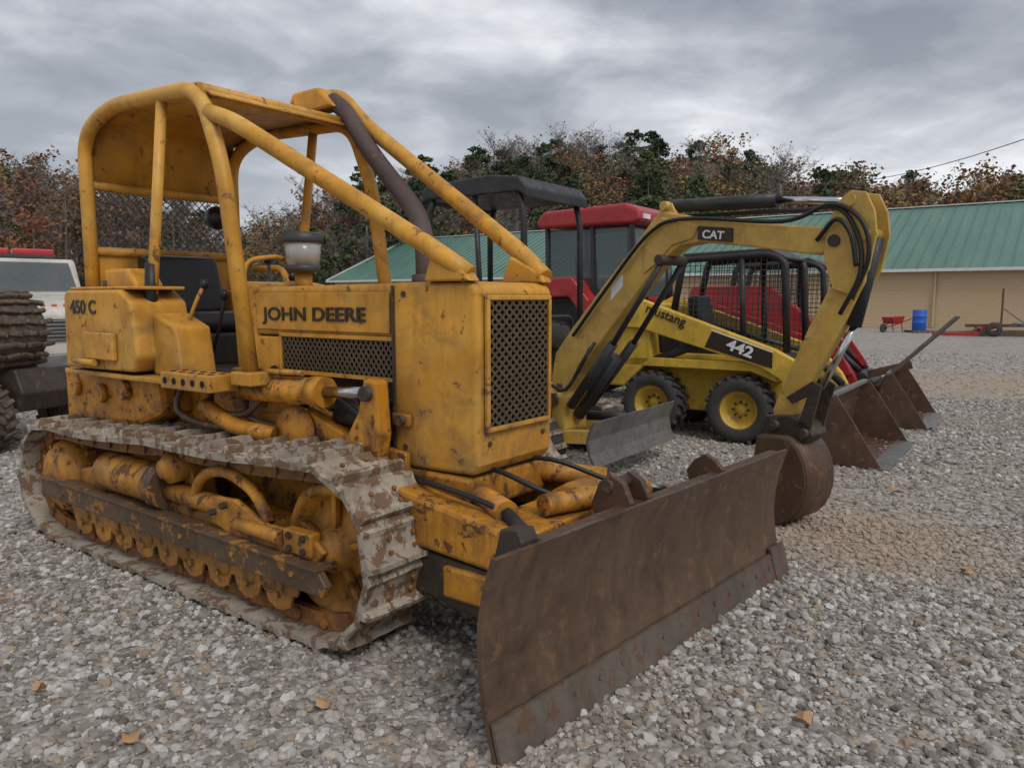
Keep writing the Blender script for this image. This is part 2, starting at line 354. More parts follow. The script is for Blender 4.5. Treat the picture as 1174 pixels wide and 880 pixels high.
def treemesh(kind,seed):
    r=random.Random(seed);b=MB();Ht=r.uniform(10,13.5)
    b.cyl((0,0,-.6),(r.uniform(-.4,.4),r.uniform(-.4,.4),Ht*.93),.19,.03,6,False)
    def rv(): return V((r.uniform(-1,1),r.uniform(-1,1),r.uniform(-1,1)))
    def tri(p,q,w0):
        s=(q-p).cross(rv());s.normalize();b.add([p+s*w0,p-s*w0,q],[(0,1,2)])
    def quad(c,q):
        u=rv().normalized()*q;v=u.cross(rv()).normalized()*q*.8;b.add([c-u-v,c+u-v,c+u+v,c-u+v],[(0,1,2,3)])
    if kind=='pine':
        cl=[]
        for i in range(26):
            t=r.random();z=Ht*(.34+.64*t);rad=(2.5*(1-t)**.6+.25)*r.uniform(.35,1.05);a=r.uniform(0,6.28)
            c=V((rad*math.cos(a),rad*math.sin(a),z));tri(V((0,0,z-.5)),c,.05);cl.append((c,(.75+.35*(1-t))*r.uniform(.7,1.1)))
        split=len(b.f)
        for c,s in cl:
            for k in range(34):
                d=rv();d=d.normalized()*(r.random()**.45);quad(c+V((d.x*s,d.y*s,d.z*s*.55)),r.uniform(.09,.20))
    else:
        ends=[];bare=kind=='bare'
        for i in range(28 if bare else 22):
            z=Ht*r.uniform(.25,.93);a=r.uniform(0,6.28);L=(3.0 if z<Ht*.6 else 2.0)*r.uniform(.5,1.15)
            p=V((0,0,z));q=p+V((math.cos(a)*L,math.sin(a)*L,L*r.uniform(.5,1.1)));tri(p,q,.055)
            for s in range(8 if bare else 5):
                t=r.uniform(.3,1);p2=p.lerp(q,t);q2=p2+V((r.uniform(-1,1),r.uniform(-1,1),r.uniform(.1,1.1)))*r.uniform(.6,1.2);tri(p2,q2,.028);ends.append(q2)
                for _ in range(4 if bare else 1):
                    p3=p2.lerp(q2,r.uniform(.3,1));tri(p3,p3+V((r.uniform(-1,1),r.uniform(-1,1),r.uniform(0,1)))*.6,.02)
            ends.append(q)
        split=len(b.f)
        for i in range(70 if bare else 850):
            quad(r.choice(ends)+V((r.gauss(0,.33),r.gauss(0,.33),r.gauss(-.1,.3))),r.uniform(.07,.16))
    me=bpy.data.meshes.new('tree_'+kind);me.from_pydata(b.v,[],b.f);me.materials.append(BK);me.materials.append(LG if kind=='pine' else LR)
    me.polygons.foreach_set('material_index',[0 if i<split else 1 for i in range(len(b.f))]);me.update();return me
protos={'bare':[treemesh('bare',i) for i in range(5)],'rust':[treemesh('rust',10+i) for i in range(4)],'pine':[treemesh('pine',20+i) for i in range(5)]}
fo=empty('hillside_trees');r_=random.Random(3)
for i in range(1500):
    a=R(r_.uniform(-46,46));r=74+74*r_.random()**.8;u=math.tan(a)
    pg=.12+.36*math.exp(-((u-.06)/.2)**2);cl_=.5+.5*math.sin(a*23+r*.13);x=r_.random()
    k='pine' if x<pg*(.5+cl_) else ('bare' if x<pg+(.48 if u<.05 else .24) else 'rust')
    ob=bpy.data.objects.new('tree',r_.choice(protos[k]));ob.location=(r*math.sin(a),r*math.cos(a),hz_(r,a));s=r_.uniform(.6,1.12)
    if abs(u+.34)<.08: s*=.8
    ob.scale=(s*r_.uniform(.95,1.35),s*r_.uniform(.95,1.35),s);ob.rotation_euler=(0,0,r_.uniform(0,6.28));link(ob,fo)
# ---------------------------------------------------------------- building
B=empty('long_metal_roof_building',(25.9,38,0),math.degrees(math.atan2(.587,-.81)))
m,nt,bs=nodes('painted_block_wall');oc=objcoord(nt,(1,1,1))
br=nt.nodes.new('ShaderNodeTexBrick');br.inputs['Scale'].default_value=1;br.inputs['Brick Width'].default_value=.4;br.inputs['Row Height'].default_value=.2;br.inputs['Mortar Size'].default_value=.012
cx=nt.nodes.new('ShaderNodeSeparateXYZ');nt.links.new(oc,cx.inputs[0]);cc=nt.nodes.new('ShaderNodeCombineXYZ');nt.links.new(cx.outputs[0],cc.inputs[0]);nt.links.new(cx.outputs[2],cc.inputs[1]);nt.links.new(cc.outputs[0],br.inputs[0])
br.inputs['Color1'].default_value=(.58,.42,.25,1);br.inputs['Color2'].default_value=(.55,.40,.235,1);br.inputs['Mortar'].default_value=(.48,.35,.2,1)
c=mix(nt,mth(nt,'MULTIPLY',noise(nt,oc,.7,4,.7),.3),br.outputs[0],(.42,.32,.21));nt.links.new(c,bs.inputs['Base Color']);bs.inputs['Roughness'].default_value=.85;WALL=m
m,nt,bs=nodes('green_metal_roof');n=noise(nt,objcoord(nt,(1,.15,.15)),1.2,5,.7)
nt.links.new(ramp(nt,n,[(.3,(.065,.16,.12)),(.7,(.115,.22,.17))]),bs.inputs['Base Color']);bs.inputs['Roughness'].default_value=.45;bs.inputs['Metallic'].default_value=.1;ROOF=m
TRIM=plain('white_trim',(.62,.62,.6),.5)
b=MB();b.box((13.5,-10,1.52),(76,20,3.04));b.obj('walls',WALL,B)
x0,x1=-25.,52.
ez,rz=3.12,7.4
b=MB();T=.06
for sgn in (0,1):
    ys=(.5,-10) if sgn==0 else (-20.5,-10)
    vs=[(x0,ys[0],ez),(x1,ys[0],ez),(x1,ys[1],rz),(x0,ys[1],rz)];vs+=[(a,bb,c_-T) for a,bb,c_ in vs]
    b.add(vs,[(0,1,2,3),(7,6,5,4),(0,4,5,1),(1,5,6,2),(2,6,7,3),(3,7,4,0)])
b.obj('roof',ROOF,B)
b=MB();x=x0+.3
while x<x1:
    b.bar((x,.5,ez+.02),(x,-10,rz+.02),.05,.05);x+=.61
b.obj('roof_ribs',ROOF,B)
b=MB();b.box((13.5,.56,ez-.06),(77,.1,.16));b.bar((x1+.03,.5,ez),(x1+.03,-10,rz),.05,.2);b.obj('gutter_and_fascia',TRIM,B)
b=MB();b.box((13.5,-10,rz+.04),(77,.4,.07));b.obj('ridge_cap',TRIM,B)
b=MB();b.add([(x1-.6,0,3.0),(x1-.6,-20,3.0),(x1-.6,-10,rz-.1)],[(0,1,2)]);b.obj('gable',WALL,B)
DOORM=plain('door_paint',(.28,.2,.12),.6)
for xx in (12,23,37): box('service_door',(xx,.03,1.05),(1.0,.06,2.1),DOORM,B)
for xx in (4.3,15,29): box('downspout',(xx,.1,1.5),(.1,.1,2.9),WALL,B)
bl=MB();bl.lathe([(0,0),(.29,0),(.3,.03),(.3,.33),(.315,.35),(.3,.37),(.3,.63),(.315,.65),(.3,.67),(.3,.92),(.29,.95),(.05,.95),(0,.95)],(19.0,35.5,0.1),(0,0,1),28);bl.obj('plastic_barrel',BLUE,smooth=True)
pl=empty('wooden_pallet',(19.2,35.4,0));WOOD=plain('weathered_wood',(.22,.17,.12),.9)
b=MB()
for i in range(6): b.box((-.6+.24*i,0,.09),(.14,1.2,.02))
for i in range(3): b.box((0,-.5+.5*i,.04),(1.35,.09,.08))
b.obj('boards',WOOD,pl)
wb=empty('wheelbarrow',(18.0,36,0),25)
prism('tray',[(-.4,.7),(.45,.75),(.3,.4),(-.25,.4)],-.3,.3,REDP,wb)
tube('handle_frame',[(1.0,-.3,.65),(0,-.25,.38),(-.6,-.05,.2)],.02,RUST,wb);tube('handle_frame',[(1.0,.3,.65),(0,.25,.38),(-.6,.05,.2)],.02,RUST,wb)
cyl('wheel',(-.6,-.04,.2),(-.6,.04,.2),.2,RUB,wb);bar('leg',(.3,-.25,.4),(.4,-.25,0),.03,.03,RUST,wb);bar('leg',(.3,.25,.4),(.4,.25,0),.03,.03,RUST,wb)
sp_=empty('scrap_implement_frame',(20.6,31.5,0),-20)
for k,(p,q,w_,mt) in enumerate([((-1.6,0,.45),(2.5,0,.5),.12,RUST),((-1.4,.9,.4),(2.5,.9,.45),.1,RUST),((-1,-.1,.3),(-1,1.1,.3),.1,REDP),((.4,-.1,.5),(.4,1.1,.5),.1,BLUE),((-.3,0,.4),(-.3,0,2.0),.07,RUST),((1.8,-.1,.5),(1.8,1.1,.5),.1,RUST),((-.3,0,1.2),(.6,0,.5),.05,GREYS),((-1.4,.4,.1),(-.2,.4,.5),.2,REDP),((-2.3,.3,.08),(.8,.4,.14),.25,WOOD),((.9,.2,.1),(1.1,.3,1.3),.05,GREYS),((-2.9,-.5,.1),(-1.2,-.6,.12),.12,REDP),((1.3,-.2,.3),(2.7,.6,.9),.06,WOOD)]):
    bar('frame_bar_%d'%k,p,q,w_,w_,mt,sp_)
for xx in (-.6,1.2): 
    b=MB();b.lathe([(.12,-.08),(.26,-.1),(.3,-.06),(.3,.06),(.26,.1),(.12,.08)],(xx,-.25,.3),(0,1,0),24);b.obj('small_tire',RUB,sp_,smooth=True)
pw_=empty('power_line',(0,0,0));cyl('pole',(27,78,-1),(27,78,13),.15,WOOD,pw_,r2=.1);cyl('pole',(23,12,-1),(23,12,10.2),.16,WOOD,pw_,r2=.11)
tube('wire',[(27,78,12.5),(26,55,10.0),(24.6,36,9.2),(23,12,10)],.022,HOSE,pw_,n=6,mode='c')
# ================================================================= DOZER
Dz=empty('crawler_dozer',(-.316,3.892,0),-36.5)
def track(tag,ya,yb,side):
    cy=(ya+yb)/2;wd=abs(yb-ya)
    rc,rr,fc,fr=V((-2.76,0,.40)),.36,V((-.11,0,.445)),.405
    pts=[]
    def arc(c,r,a0,a1,n):
        for i in range(n): 
            t=R(a0+(a1-a0)*i/n);pts.append(V((c.x+r*math.cos(t),0,c.z+r*math.sin(t))))
    arc(fc,fr,-90,90,60)
    for i in range(60):
        t=i/60;x=fc.x+(rc.x-fc.x)*t;z=(fc.z+fr)*(1-t)+(rc.z+rr)*t;s=abs(math.sin(t*math.pi*2))*.022;pts.append(V((x,0,z-s)))
    arc(rc,rr,90,270,60)
    for i in range(60):
        t=i/60;pts.append(V((rc.x+(fc.x-rc.x)*t,0,.04)))
    pts.append(pts[0]);cum=[0]
    for i in range(1,len(pts)): cum.append(cum[-1]+(pts[i]-pts[i-1]).length)
    Lt=cum[-1];ns=38;pitch=Lt/ns
    def at(s):
        s%=Lt;i=max(0,min(len(pts)-2,int(np.searchsorted(cum,s))-1));f=(s-cum[i])/(cum[i+1]-cum[i]+1e-9);return pts[i].lerp(pts[i+1],f)
    sh=MB();lk=MB();rnd=random.Random(5 if side<0 else 6)
    for k in range(ns):
        a=at(k*pitch);b_=at((k+.98)*pitch);t=(b_-a).normalized();n=V((t.z,0,-t.x))
        tw=rnd.uniform(-.02,.02);M=Matrix((t,V((0,1,0)),n)).transposed()@Matrix.Rotation(tw,3,'Y');c=(a+b_)/2;Lp=(b_-a).length
        prof=[(-Lp*.5,-.014),(-Lp*.52,.006),(-Lp*.36,.010),(-Lp*.335,.058),(-Lp*.23,.061),(-Lp*.18,.016),(Lp*.05,.007),(Lp*.36,.010),(Lp*.5,.020),(Lp*.58,.006),(Lp*.5,-.014)]
        w0=wd/2;j=rnd.uniform(-.010,.010);secs=[-1,-.94,-.7,-.4,-.1,.2,.5,.8,.94,1];vs=[];mm=len(prof)
        for q in secs:
            wj=rnd.uniform(-.005,.005);md=rnd.uniform(0,.010)
            for (pt,pn) in prof:
                wr=wj if pn>.04 else (md if pn>.0 else 0)
                pnn=pn-(.018 if (abs(q)>=1 and pn>.04) else 0)
                vs.append(c+M@V((pt,q*w0+j,pnn+wr)))
        fs=[]
        for s in range(len(secs)-1):
            for i in range(mm):
                fs.append((s*mm+i,s*mm+(i+1)%mm,(s+1)*mm+(i+1)%mm,(s+1)*mm+i))
        fs+=[tuple(range(mm-1,-1,-1)),tuple(range((len(secs)-1)*mm,len(secs)*mm))]
        vs=[v+V((0,cy,0)) for v in vs];sh.add(vs,fs)
        for dy in (-.07,.07):
            lk.box(c-n*.055+V((0,cy+dy,0)),(Lp*.98,.035,.08),M)
        lk.cyl(a-n*.055+V((0,cy-.1,0)),a-n*.055+V((0,cy+.1,0)),.025,n=10)
        for dy in (-.07,.07):
            for dx in (-.01,.05): lk.cyl(c+M@V((dx,0,.0))+V((0,cy+dy,0)),c+M@V((dx,0,.026))+V((0,cy+dy,0)),.012,n=6)
    sh.obj('track_shoes_'+tag,SHOE,Dz);lk.obj('track_chain_'+tag,LINK,Dz)
    s=side
    b=MB();b.lathe([(.0,.11),(.06,.11),(.08,.07),(.10,.06),(.11,.0),(.24,-.02),(.265,.05),(.30,.055),(.325,.03),(.325,-.05),(.0,-.05)],(fc.x-.005,cy,fc.z-.02),(0,s,0),48);b.obj('front_idler_'+tag,YLOW,Dz,smooth=True)
    b=MB()
    for i in range(5):
        t=2*math.pi*i/5+.3;e=V((math.cos(t),0,math.sin(t)));o_=V((fc.x-.005,cy+s*.015,fc.z-.02));b.bar(o_+e*.09,o_+e*.26,.03,.035,up=V((0,1,0)))
    b.obj('idler_spokes_'+tag,YLOW,Dz,bevel=.005)
    b=MB();n=24;prof=[]
    for i in range(n*2): prof.append((.315 if i%2 else .275))
    vs=[];cz=rc.z
    for yy in (-.03,.03):
        for i,r in enumerate(prof):
            t=2*math.pi*i/(2*n);vs.append((rc.x+r*math.cos(t),cy+yy,cz+r*math.sin(t)))
    mm=2*n;b.add(vs,[tuple(range(mm)),tuple(range(2*mm-1,mm-1,-1))]+[(i,mm+i,mm+(i+1)%mm,(i+1)%mm) for i in range(mm)]);b.obj('sprocket_'+tag,YLOW,Dz)
    b=MB();b.lathe([(.0,.17),(.08,.168),(.17,.15),(.22,.11),(.24,.05),(.24,-.2),(0,-.2)],(rc.x+.04,cy,cz+.02),(0,s,0),40);b.obj('final_drive_cover_'+tag,YLOW,Dz,smooth=True)
    b=MB()
    for i in range(10):
        t=2*math.pi*i/10;b.cyl((rc.x+.04+.2*math.cos(t),cy+s*.05,cz+.02+.2*math.sin(t)),(rc.x+.04+.2*math.cos(t),cy+s*.14,cz+.02+.2*math.sin(t)),.013,n=8)
    b.obj('final_drive_bolts_'+tag,YLOW,Dz)
    b=MB()
    for i in range(6):
        x=-2.3+i*.37
        b.lathe([(0,.16),(.05,.16),(.06,.12),(.09,.12),(.12,.1),(.12,.06),(.09,.05),(.09,-.05),(.12,-.06),(.12,-.1),(.09,-.12),(0,-.12)],(x,cy,.235),(0,s,0),24)
    b.lathe([(0,.17),(.05,.17),(.065,.14),(.085,.13),(.085,-.1),(0,-.1)],(-1.35,cy,.66),(0,s,0),28)
    b.obj('rollers_'+tag,YLOW,Dz,smooth=True)
    prism('track_frame_'+tag,[(-2.45,.30),(-.55,.28),(-.42,.36),(-.5,.50),(-.8,.52),(-1.0,.46),(-1.9,.46),(-2.3,.54),(-2.5,.5)],cy-.09,cy+.09,YLOW,Dz,.02)
    oo=cy+s*.165
    prism('outer_guard_beam_'+tag,[(-2.80,.31),(-2.78,.42),(-.02,.385),(.03,.33),(0,.275)],min(oo,oo+s*.04),max(oo,oo+s*.04),BEAM,Dz,.006)
    prism('beam_flange_'+tag,[(-2.78,.42),(-2.78,.435),(-.02,.40),(-.02,.385)],min(oo-s*.05,oo+s*.05),max(oo-s*.05,oo+s*.05),BEAM,Dz,.003)
    poly=[(-2.5,.29)]
    for i in range(9):
        x=-2.42+i*.245;poly+=[(x,.14),(x+.06,.115),(x+.105,.115),(x+.165,.14),(x+.19,.205),(x+.22,.205)]
    poly+=[(-.22,.28)]
    prism('roller_guard_'+tag,poly,min(oo-s*.03,oo-s*.012),max(oo-s*.03,oo-s*.012),YLOW,Dz,.003)
    b=MB()
    for i in range(9):
        x=-2.34+i*.245;b.cyl((x,oo-s*.012,.19),(x,oo+s*.004,.19),.016,n=8)
    for i in range(6):
        x=-2.5+i*.46;b.cyl((x,oo,.345),(x,oo+s*.05,.345),.014,n=8)
    b.obj('guard_bolts_'+tag,YLOW,Dz)
    cyl('recoil_housing_'+tag,(-2.1,cy+s*.08,.54),(-1.5,cy+s*.08,.54),.115,YLOW,Dz);cyl('recoil_collar_'+tag,(-1.52,cy+s*.08,.54),(-1.42,cy+s*.08,.54),.13,BEAM,Dz)
    cyl('recoil_rod_'+tag,(-1.42,cy+s*.08,.52),(-.75,cy+s*.08,.5),.055,YLOW,Dz)
    prism('idler_yoke_'+tag,[(-.95,.44),(-.9,.58),(-.72,.59),(-.5,.51),(-.15,.51),(-.05,.45),(-.12,.38),(-.8,.40)],min(cy+s*.11,cy+s*.14),max(cy+s*.11,cy+s*.14),YLOW,Dz,.012)
    prism('carrier_bracket_'+tag,[(-1.6,.46),(-1.2,.46),(-1.27,.68),(-1.42,.68)],cy-.05,cy+.08,YLOW,Dz,.01)
    tube('frame_arch_'+tag,[(-1.18,cy+s*.10,.46),(-1.08,cy+s*.10,.66),(-.85,cy+s*.10,.72),(-.6,cy+s*.10,.64),(-.5,cy+s*.10,.5)],.03,YLOW,Dz,rad=.15)
    cyl('grease_adjuster_'+tag,(-.7,cy+s*.14,.47),(-.34,cy+s*.15,.47),.035,YLOW,Dz)
    box('yoke_block_'+tag,(-.22,cy+s*.13,.47),(.2,.06,.11),YLOW,Dz)
    b=MB()
    for x,z in [(-.9,.5),(-.8,.55),(-.27,.50),(-.17,.50),(-.27,.44),(-.17,.44)]: b.cyl((x,cy+s*.12,z),(x,cy+s*.175,z),.017,n=6)
    b.obj('yoke_bolts_'+tag,DRK,Dz)
track('right',-.87,-.46,-1)
track('left',.71,.30,1)
prism('belly_hull',[(-3.0,.5),(-3.0,1.1),(-2.4,1.16),(-1.0,1.12),(-.1,.8),(.1,.78),(.1,.5),(-.2,.38),(-2.8,.36)],-.42,.26,YLOW,Dz,.03)
cyl('cross_axle',(-2.7,-.6,.42),(-2.7,.45,.42),.14,YLOW,Dz)
prism('rear_case',[(-2.95,.75),(-2.95,1.12),(-1.75,1.12),(-1.7,.9),(-2.0,.8)],-.62,.46,YLOW,Dz,.04)
for i,(x,z) in enumerate([(-2.75,1.0),(-2.4,.98),(-2.1,1.02)]): cyl('case_boss_%d'%i,(x,-.66,z),(x,-.6,z),.06,YLOW,Dz)
box('deck_right',(-1.85,-.57,1.125),(1.5,.38,.03),YEL,Dz);box('deck_left',(-1.85,.41,1.125),(1.5,.38,.03),YEL,Dz)
box('floor_plate',(-1.45,-.08,1.15),(.7,.7,.03),DRK,Dz)
prism('fuel_tank_right',[(-2.55,1.15),(-2.53,1.60),(-2.50,1.63),(-1.84,1.63),(-1.72,1.56),(-1.66,1.25),(-1.72,1.16)],-.77,-.42,YEL,Dz,.03,4)
prism('fuel_tank_left',[(-2.55,1.15),(-2.53,1.60),(-2.50,1.63),(-1.72,1.63),(-1.60,1.56),(-1.57,1.25),(-1.65,1.16)],.24,.61,YEL,Dz,.03,4)
text('model_number','450 C',(-2.44,-.773,1.49),(1,0,0),(0,0,1),.33,LET,Dz,.018,.85)
cyl('tank_hose',(-2.35,-.8,1.2),(-2.1,-.8,1.2),.02,YEL,Dz)
box('tank_latch',(-2.05,-.785,1.30),(.34,.03,.16),YEL,Dz)
box('tank_flange',(-2.1,-.59,1.64),(.8,.3,.02),YEL,Dz)
cyl('tank_cap',(-2.3,-.58,1.64),(-2.3,-.58,1.69),.05,DRK,Dz)
prism('console_box',[(-1.70,1.14),(-1.68,1.50),(-1.45,1.42),(-1.40,1.14)],-.66,-.44,YEL,Dz,.015)
box('step_plate',(-1.20,-.68,1.14),(.46,.18,.09),YEL,Dz)
b=MB()
for i in range(5):
    for j in range(2): b.cyl((-1.38+i*.09,-.72+j*.07,1.184),(-1.38+i*.09,-.72+j*.07,1.188),.018,n=12)
for i in range(5): b.cyl((-1.38+i*.09,-.774,1.14),(-1.38+i*.09,-.769,1.14),.018,n=12)
b.obj('step_plate_holes',HOLE,Dz)
prism('dash_cowl',[(-1.35,1.1),(-1.38,1.55),(-1.28,1.68),(-1.15,1.66),(-1.15,1.1)],-.34,.18,YEL,Dz,.02)
hy0,hy1=-.33,.17
prism('hood',[(-1.19,1.375),(-1.19,1.645),(-.02,1.652),(-.02,1.385)],hy0,hy1,YEL,Dz,.025,4)
box('hood_side_band',(-.62,hy0-.006,1.51),(1.06,.012,.20),YEL,Dz,bevel=.004)
text('hood_lettering','JOHN DEERE',(-1.08,hy0-.014,1.462),(1,0,.01),(0,0,1),.84,LET,Dz,.018,.68)
b=MB();b.box((-.5,hy0+.01,1.28),(.86,.01,.19));b.obj('side_screen_backing',HOLE,Dz)
lattice('side_screen',(-.93,hy0-.004,1.19),(1,0,0),(0,0,1),.87,.185,.028,52,.010,.004,GRL,Dz)
b=MB();b.box((-.5,hy0-.004,1.385),(.9,.02,.02));b.box((-.5,hy0-.004,1.185),(.9,.02,.02));b.box((-.94,hy0-.004,1.285),(.02,.02,.2));b.obj('side_screen_frame',YEL,Dz)
box('hood_lower_rear',(-1.07,hy0+.02,1.26),(.22,.05,.22),YEL,Dz)
box('engine_block',(-.55,-.08,1.1),(.95,.34,.5),DRK,Dz,bevel=.02)
for i in range(5): cyl('engine_detail_%d'%i,(-.95+i*.17,-.29,1.08-.02*i),(-.95+i*.17,-.24,1.08-.02*i),.05,DRK,Dz)
cyl('oil_filter',(-.75,-.30,.92),(-.75,-.30,1.13),.055,BLK,Dz);cyl('starter',(-.5,-.3,.98),(-.2,-.3,.98),.06,DRK,Dz)
for k,pp in enumerate([[(-1.0,-.35,1.2),(-.8,-.38,1.0),(-.5,-.38,1.08),(-.2,-.36,.95)],[(-1.1,-.45,1.1),(-1.0,-.52,.95),(-.8,-.45,.9),(-.6,-.4,1.0)],[(-1.3,-.55,1.12),(-1.2,-.6,.98),(-1.0,-.55,.96),(-.9,-.5,1.05)],[(-.6,-.36,.9),(-.4,-.4,.86),(-.2,-.38,.92),(-.05,-.36,1.1)],[(-1.5,-.6,1.1),(-1.45,-.66,.95),(-1.2,-.6,.88),(-1.0,-.5,.9)]]):
    tube('hydraulic_hose_%d'%k,pp,.018,[HOSE,RUST,RUST,HOSE,BEAM][k],Dz,mode='c')
cyl('lift_cylinder_barrel',(-1.08,-.52,1.10),(-.42,-.50,1.12),.068,YLOW,Dz);cyl('lift_cylinder_gland',(-.47,-.50,1.12),(-.38,-.50,1.12),.076,YLOW,Dz);cyl('lift_cylinder_rod',(-.4,-.5,1.12),(-.06,-.49,1.14),.028,CHR,Dz)
cyl('lift_cylinder_eye',(-1.12,-.58,1.10),(-1.12,-.45,1.10),.07,YLOW,Dz)
cyl('lift_line',(-1.05,-.56,1.2),(-.5,-.54,1.21),.015,YLOW,Dz)
prism('lift_bellcrank',[(-.30,.74),(-.02,.74),(.02,.95),(.0,1.20),(-.08,1.21),(-.12,1.05),(-.22,.9)],-.53,-.44,YLOW,Dz,.015)
cyl('bellcrank_pin',(-.05,-.56,1.14),(-.05,-.42,1.14),.035,DRK,Dz)
prism('frame_side_plate',[(-1.0,.78),(-1.0,.95),(-.6,1.0),(-.3,.9),(.1,.86),(.1,.70),(-.9,.70)],-.44,-.40,YLOW,Dz,.01)
b=MB();b.lathe([(0,.05),(.05,.05),(.1,.03),(.14,.03),(.15,0)],(-.68,-.45,.88),(0,-1,0),28);b.obj('pulley_cover',YLOW,Dz,smooth=True)
tube('pivot_link',[(-1.25,-.62,1.0),(-1.05,-.6,.9),(-.8,-.5,.86)],.045,YLOW,Dz)
nz=[(-.03,.80),(-.03,1.655),(.45,1.655),(.49,1.62),(.49,.84),(.46,.79),(.1,.78)]
prism('nose_radiator_shell',nz,-.385,.205,YEL,Dz,.035,5)
box('nose_side_seam',(-.018,-.39,1.22),(.012,.008,.84),DRK,Dz,bevel=0)
b=MB();b.box((.4915,-.09,1.29),(.006,.46,.57));b.obj('grille_backing',HOLE,Dz)
lattice('front_grille',(.503,-.32,1.005),(0,1,0),(0,0,1),.46,.57,.033,38,.012,.005,GRL,Dz)
b=MB()
for (c_,s_) in [((.505,-.09,1.583),(.022,.50,.022)),((.505,-.09,.997),(.022,.50,.022)),((.505,-.331,1.29),(.022,.022,.57)),((.505,.151,1.29),(.022,.022,.57))]: b.box(c_,s_)
b.obj('grille_frame',YEL,Dz,bevel=.005)
b=MB()
for yy in (-.30,.12): b.cyl((.49,yy,.93),(.497,yy,.93),.012,n=10)
for zz_ in (.88,1.6): b.cyl((.05,-.39,zz_),(.05,-.382,zz_),.014,n=10)
b.obj('nose_bolts',DRK,Dz)
prism('nose_bracket',[(-.02,.98),(.10,.98),(.10,1.04),(-.02,1.04)],-.41,-.385,YLOW,Dz,.01);cyl('nose_bracket_pin',(.05,-.43,1.01),(.05,-.38,1.01),.025,DRK,Dz)
cyl('precleaner_neck',(-1.08,-.06,1.62),(-1.08,-.06,1.74),.05,YEL,Dz)
b=MB();b.lathe([(0,0),(.09,0),(.10,.02),(.10,.04),(.0,.04)],(-1.08,-.06,1.73),(0,0,1),32);b.lathe([(0,.0),(.115,.0),(.12,.015),(.118,.05),(.09,.06),(0,.065)],(-1.08,-.06,1.90),(0,0,1),32);b.obj('precleaner_caps',DGREY,Dz,smooth=True)
cyl('precleaner_bowl',(-1.08,-.06,1.77),(-1.08,-.06,1.90),.09,CLR,Dz,r2=.108);cyl('precleaner_core',(-1.08,-.06,1.77),(-1.08,-.06,1.90),.045,DRK,Dz)
prism('seat_base',[(-2.35,1.15),(-2.35,1.36),(-1.85,1.36),(-1.85,1.15)],-.33,.17,BLK,Dz,.02)
prism('seat_cushion',[(-2.38,1.36),(-2.38,1.47),(-1.9,1.50),(-1.85,1.42),(-1.88,1.36)],-.33,.17,VIN,Dz,.03,4)
prism('seat_back',[(-2.34,1.46),(-2.46,1.83),(-2.40,1.87),(-2.32,1.86),(-2.22,1.48)],-.34,.18,VIN,Dz,.035,4)
prism('armrest_box',[(-2.3,1.6),(-2.3,1.76),(-2.02,1.76),(-1.93,1.66),(-1.93,1.6)],-.62,-.44,YEL,Dz,.02)
tube('armrest_rail',[(-1.65,.25,1.2),(-1.65,.25,1.78),(-2.0,.25,1.78)],.022,YEL,Dz)
for k,(p,q) in enumerate([((-1.6,-.5,1.4),(-1.50,-.44,1.66)),((-1.7,-.30,1.2),(-1.52,-.30,1.6)),((-1.45,-.2,1.2),(-1.5,-.22,1.8)),((-1.42,0,1.2),(-1.5,0,1.82)),((-1.6,.2,1.2),(-1.55,.22,1.72))]):
    tube('control_lever_%d'%k,[p,((p[0]+q[0])/2+.03,p[1],(p[2]+q[2])/2),q],.011,BLK if k%2 else YEL,Dz);b=MB();b.lathe([(0,-.03),(.022,-.02),(.026,0),(.018,.03),(0,.035)],q,(0,0,1),12);b.obj('lever_knob_%d'%k,VIN,Dz,smooth=True)
tube('dash_handrail',[(-1.3,-.3,1.6),(-1.32,-.3,1.8),(-1.3,.0,1.84),(-1.28,.15,1.6)],.014,YEL,Dz)
ry0,ry1=-.60,.44
for tag,y in (('right',ry0),('left',ry1)):
    tube('canopy_side_hoop_'+tag,[(-2.50,y,1.2),(-2.50,y,2.60),(-2.15,y,2.72),(-1.20,y,2.68),(-1.02,y,2.26),(-.84,y,1.16)],.042,YEL,Dz,rad=.17)
    tube('canopy_mid_post_'+tag,[(-1.82,y-.02,1.18),(-1.57,y,2.68)],.03,YEL,Dz)
    box('post_foot_'+tag,(-.84,y,1.17),(.17,.14,.07),YEL,Dz);box('post_foot_rear_'+tag,(-2.5,y,1.2),(.16,.12,.1),YEL,Dz)
prof=[(-2.50,2.30),(-2.50,2.58),(-2.44,2.67),(-2.15,2.745),(-1.25,2.72),(-1.12,2.64)]
b=MB();vs=[(x,y,z) for y in (ry0+.02,ry1-.02) for x,z in prof];n=len(prof)
b.add(vs,[(i,i+1,n+i+1,n+i) for i in range(n-1)]);ob=b.obj('canopy_roof',YEL,Dz,smooth=True);s_=ob.modifiers.new('s','SOLIDIFY');s_.thickness=.012
b=MB()
for x,z in [(-2.50,2.29),(-2.50,1.88),(-2.50,1.62)]: b.cyl((x,ry0,z),(x,ry1,z),.03,n=14)
b.cyl((-1.2,ry0,2.67),(-1.2,ry1,2.67),.035,n=14)
b.obj('canopy_cross_tubes',YEL,Dz,smooth=True)
lattice('rear_screen',(-2.50,ry0+.03,1.90),(0,1,0),(0,0,1),ry1-ry0-.06,.37,.038,45,.005,.004,DGREY,Dz)
mesh('rear_lower_panel',[(-2.5,ry0+.05,1.2),(-2.5,ry1-.05,1.2),(-2.5,ry1-.05,1.86),(-2.5,ry0+.05,1.86)],[(0,1,2,3)],YEL,Dz)
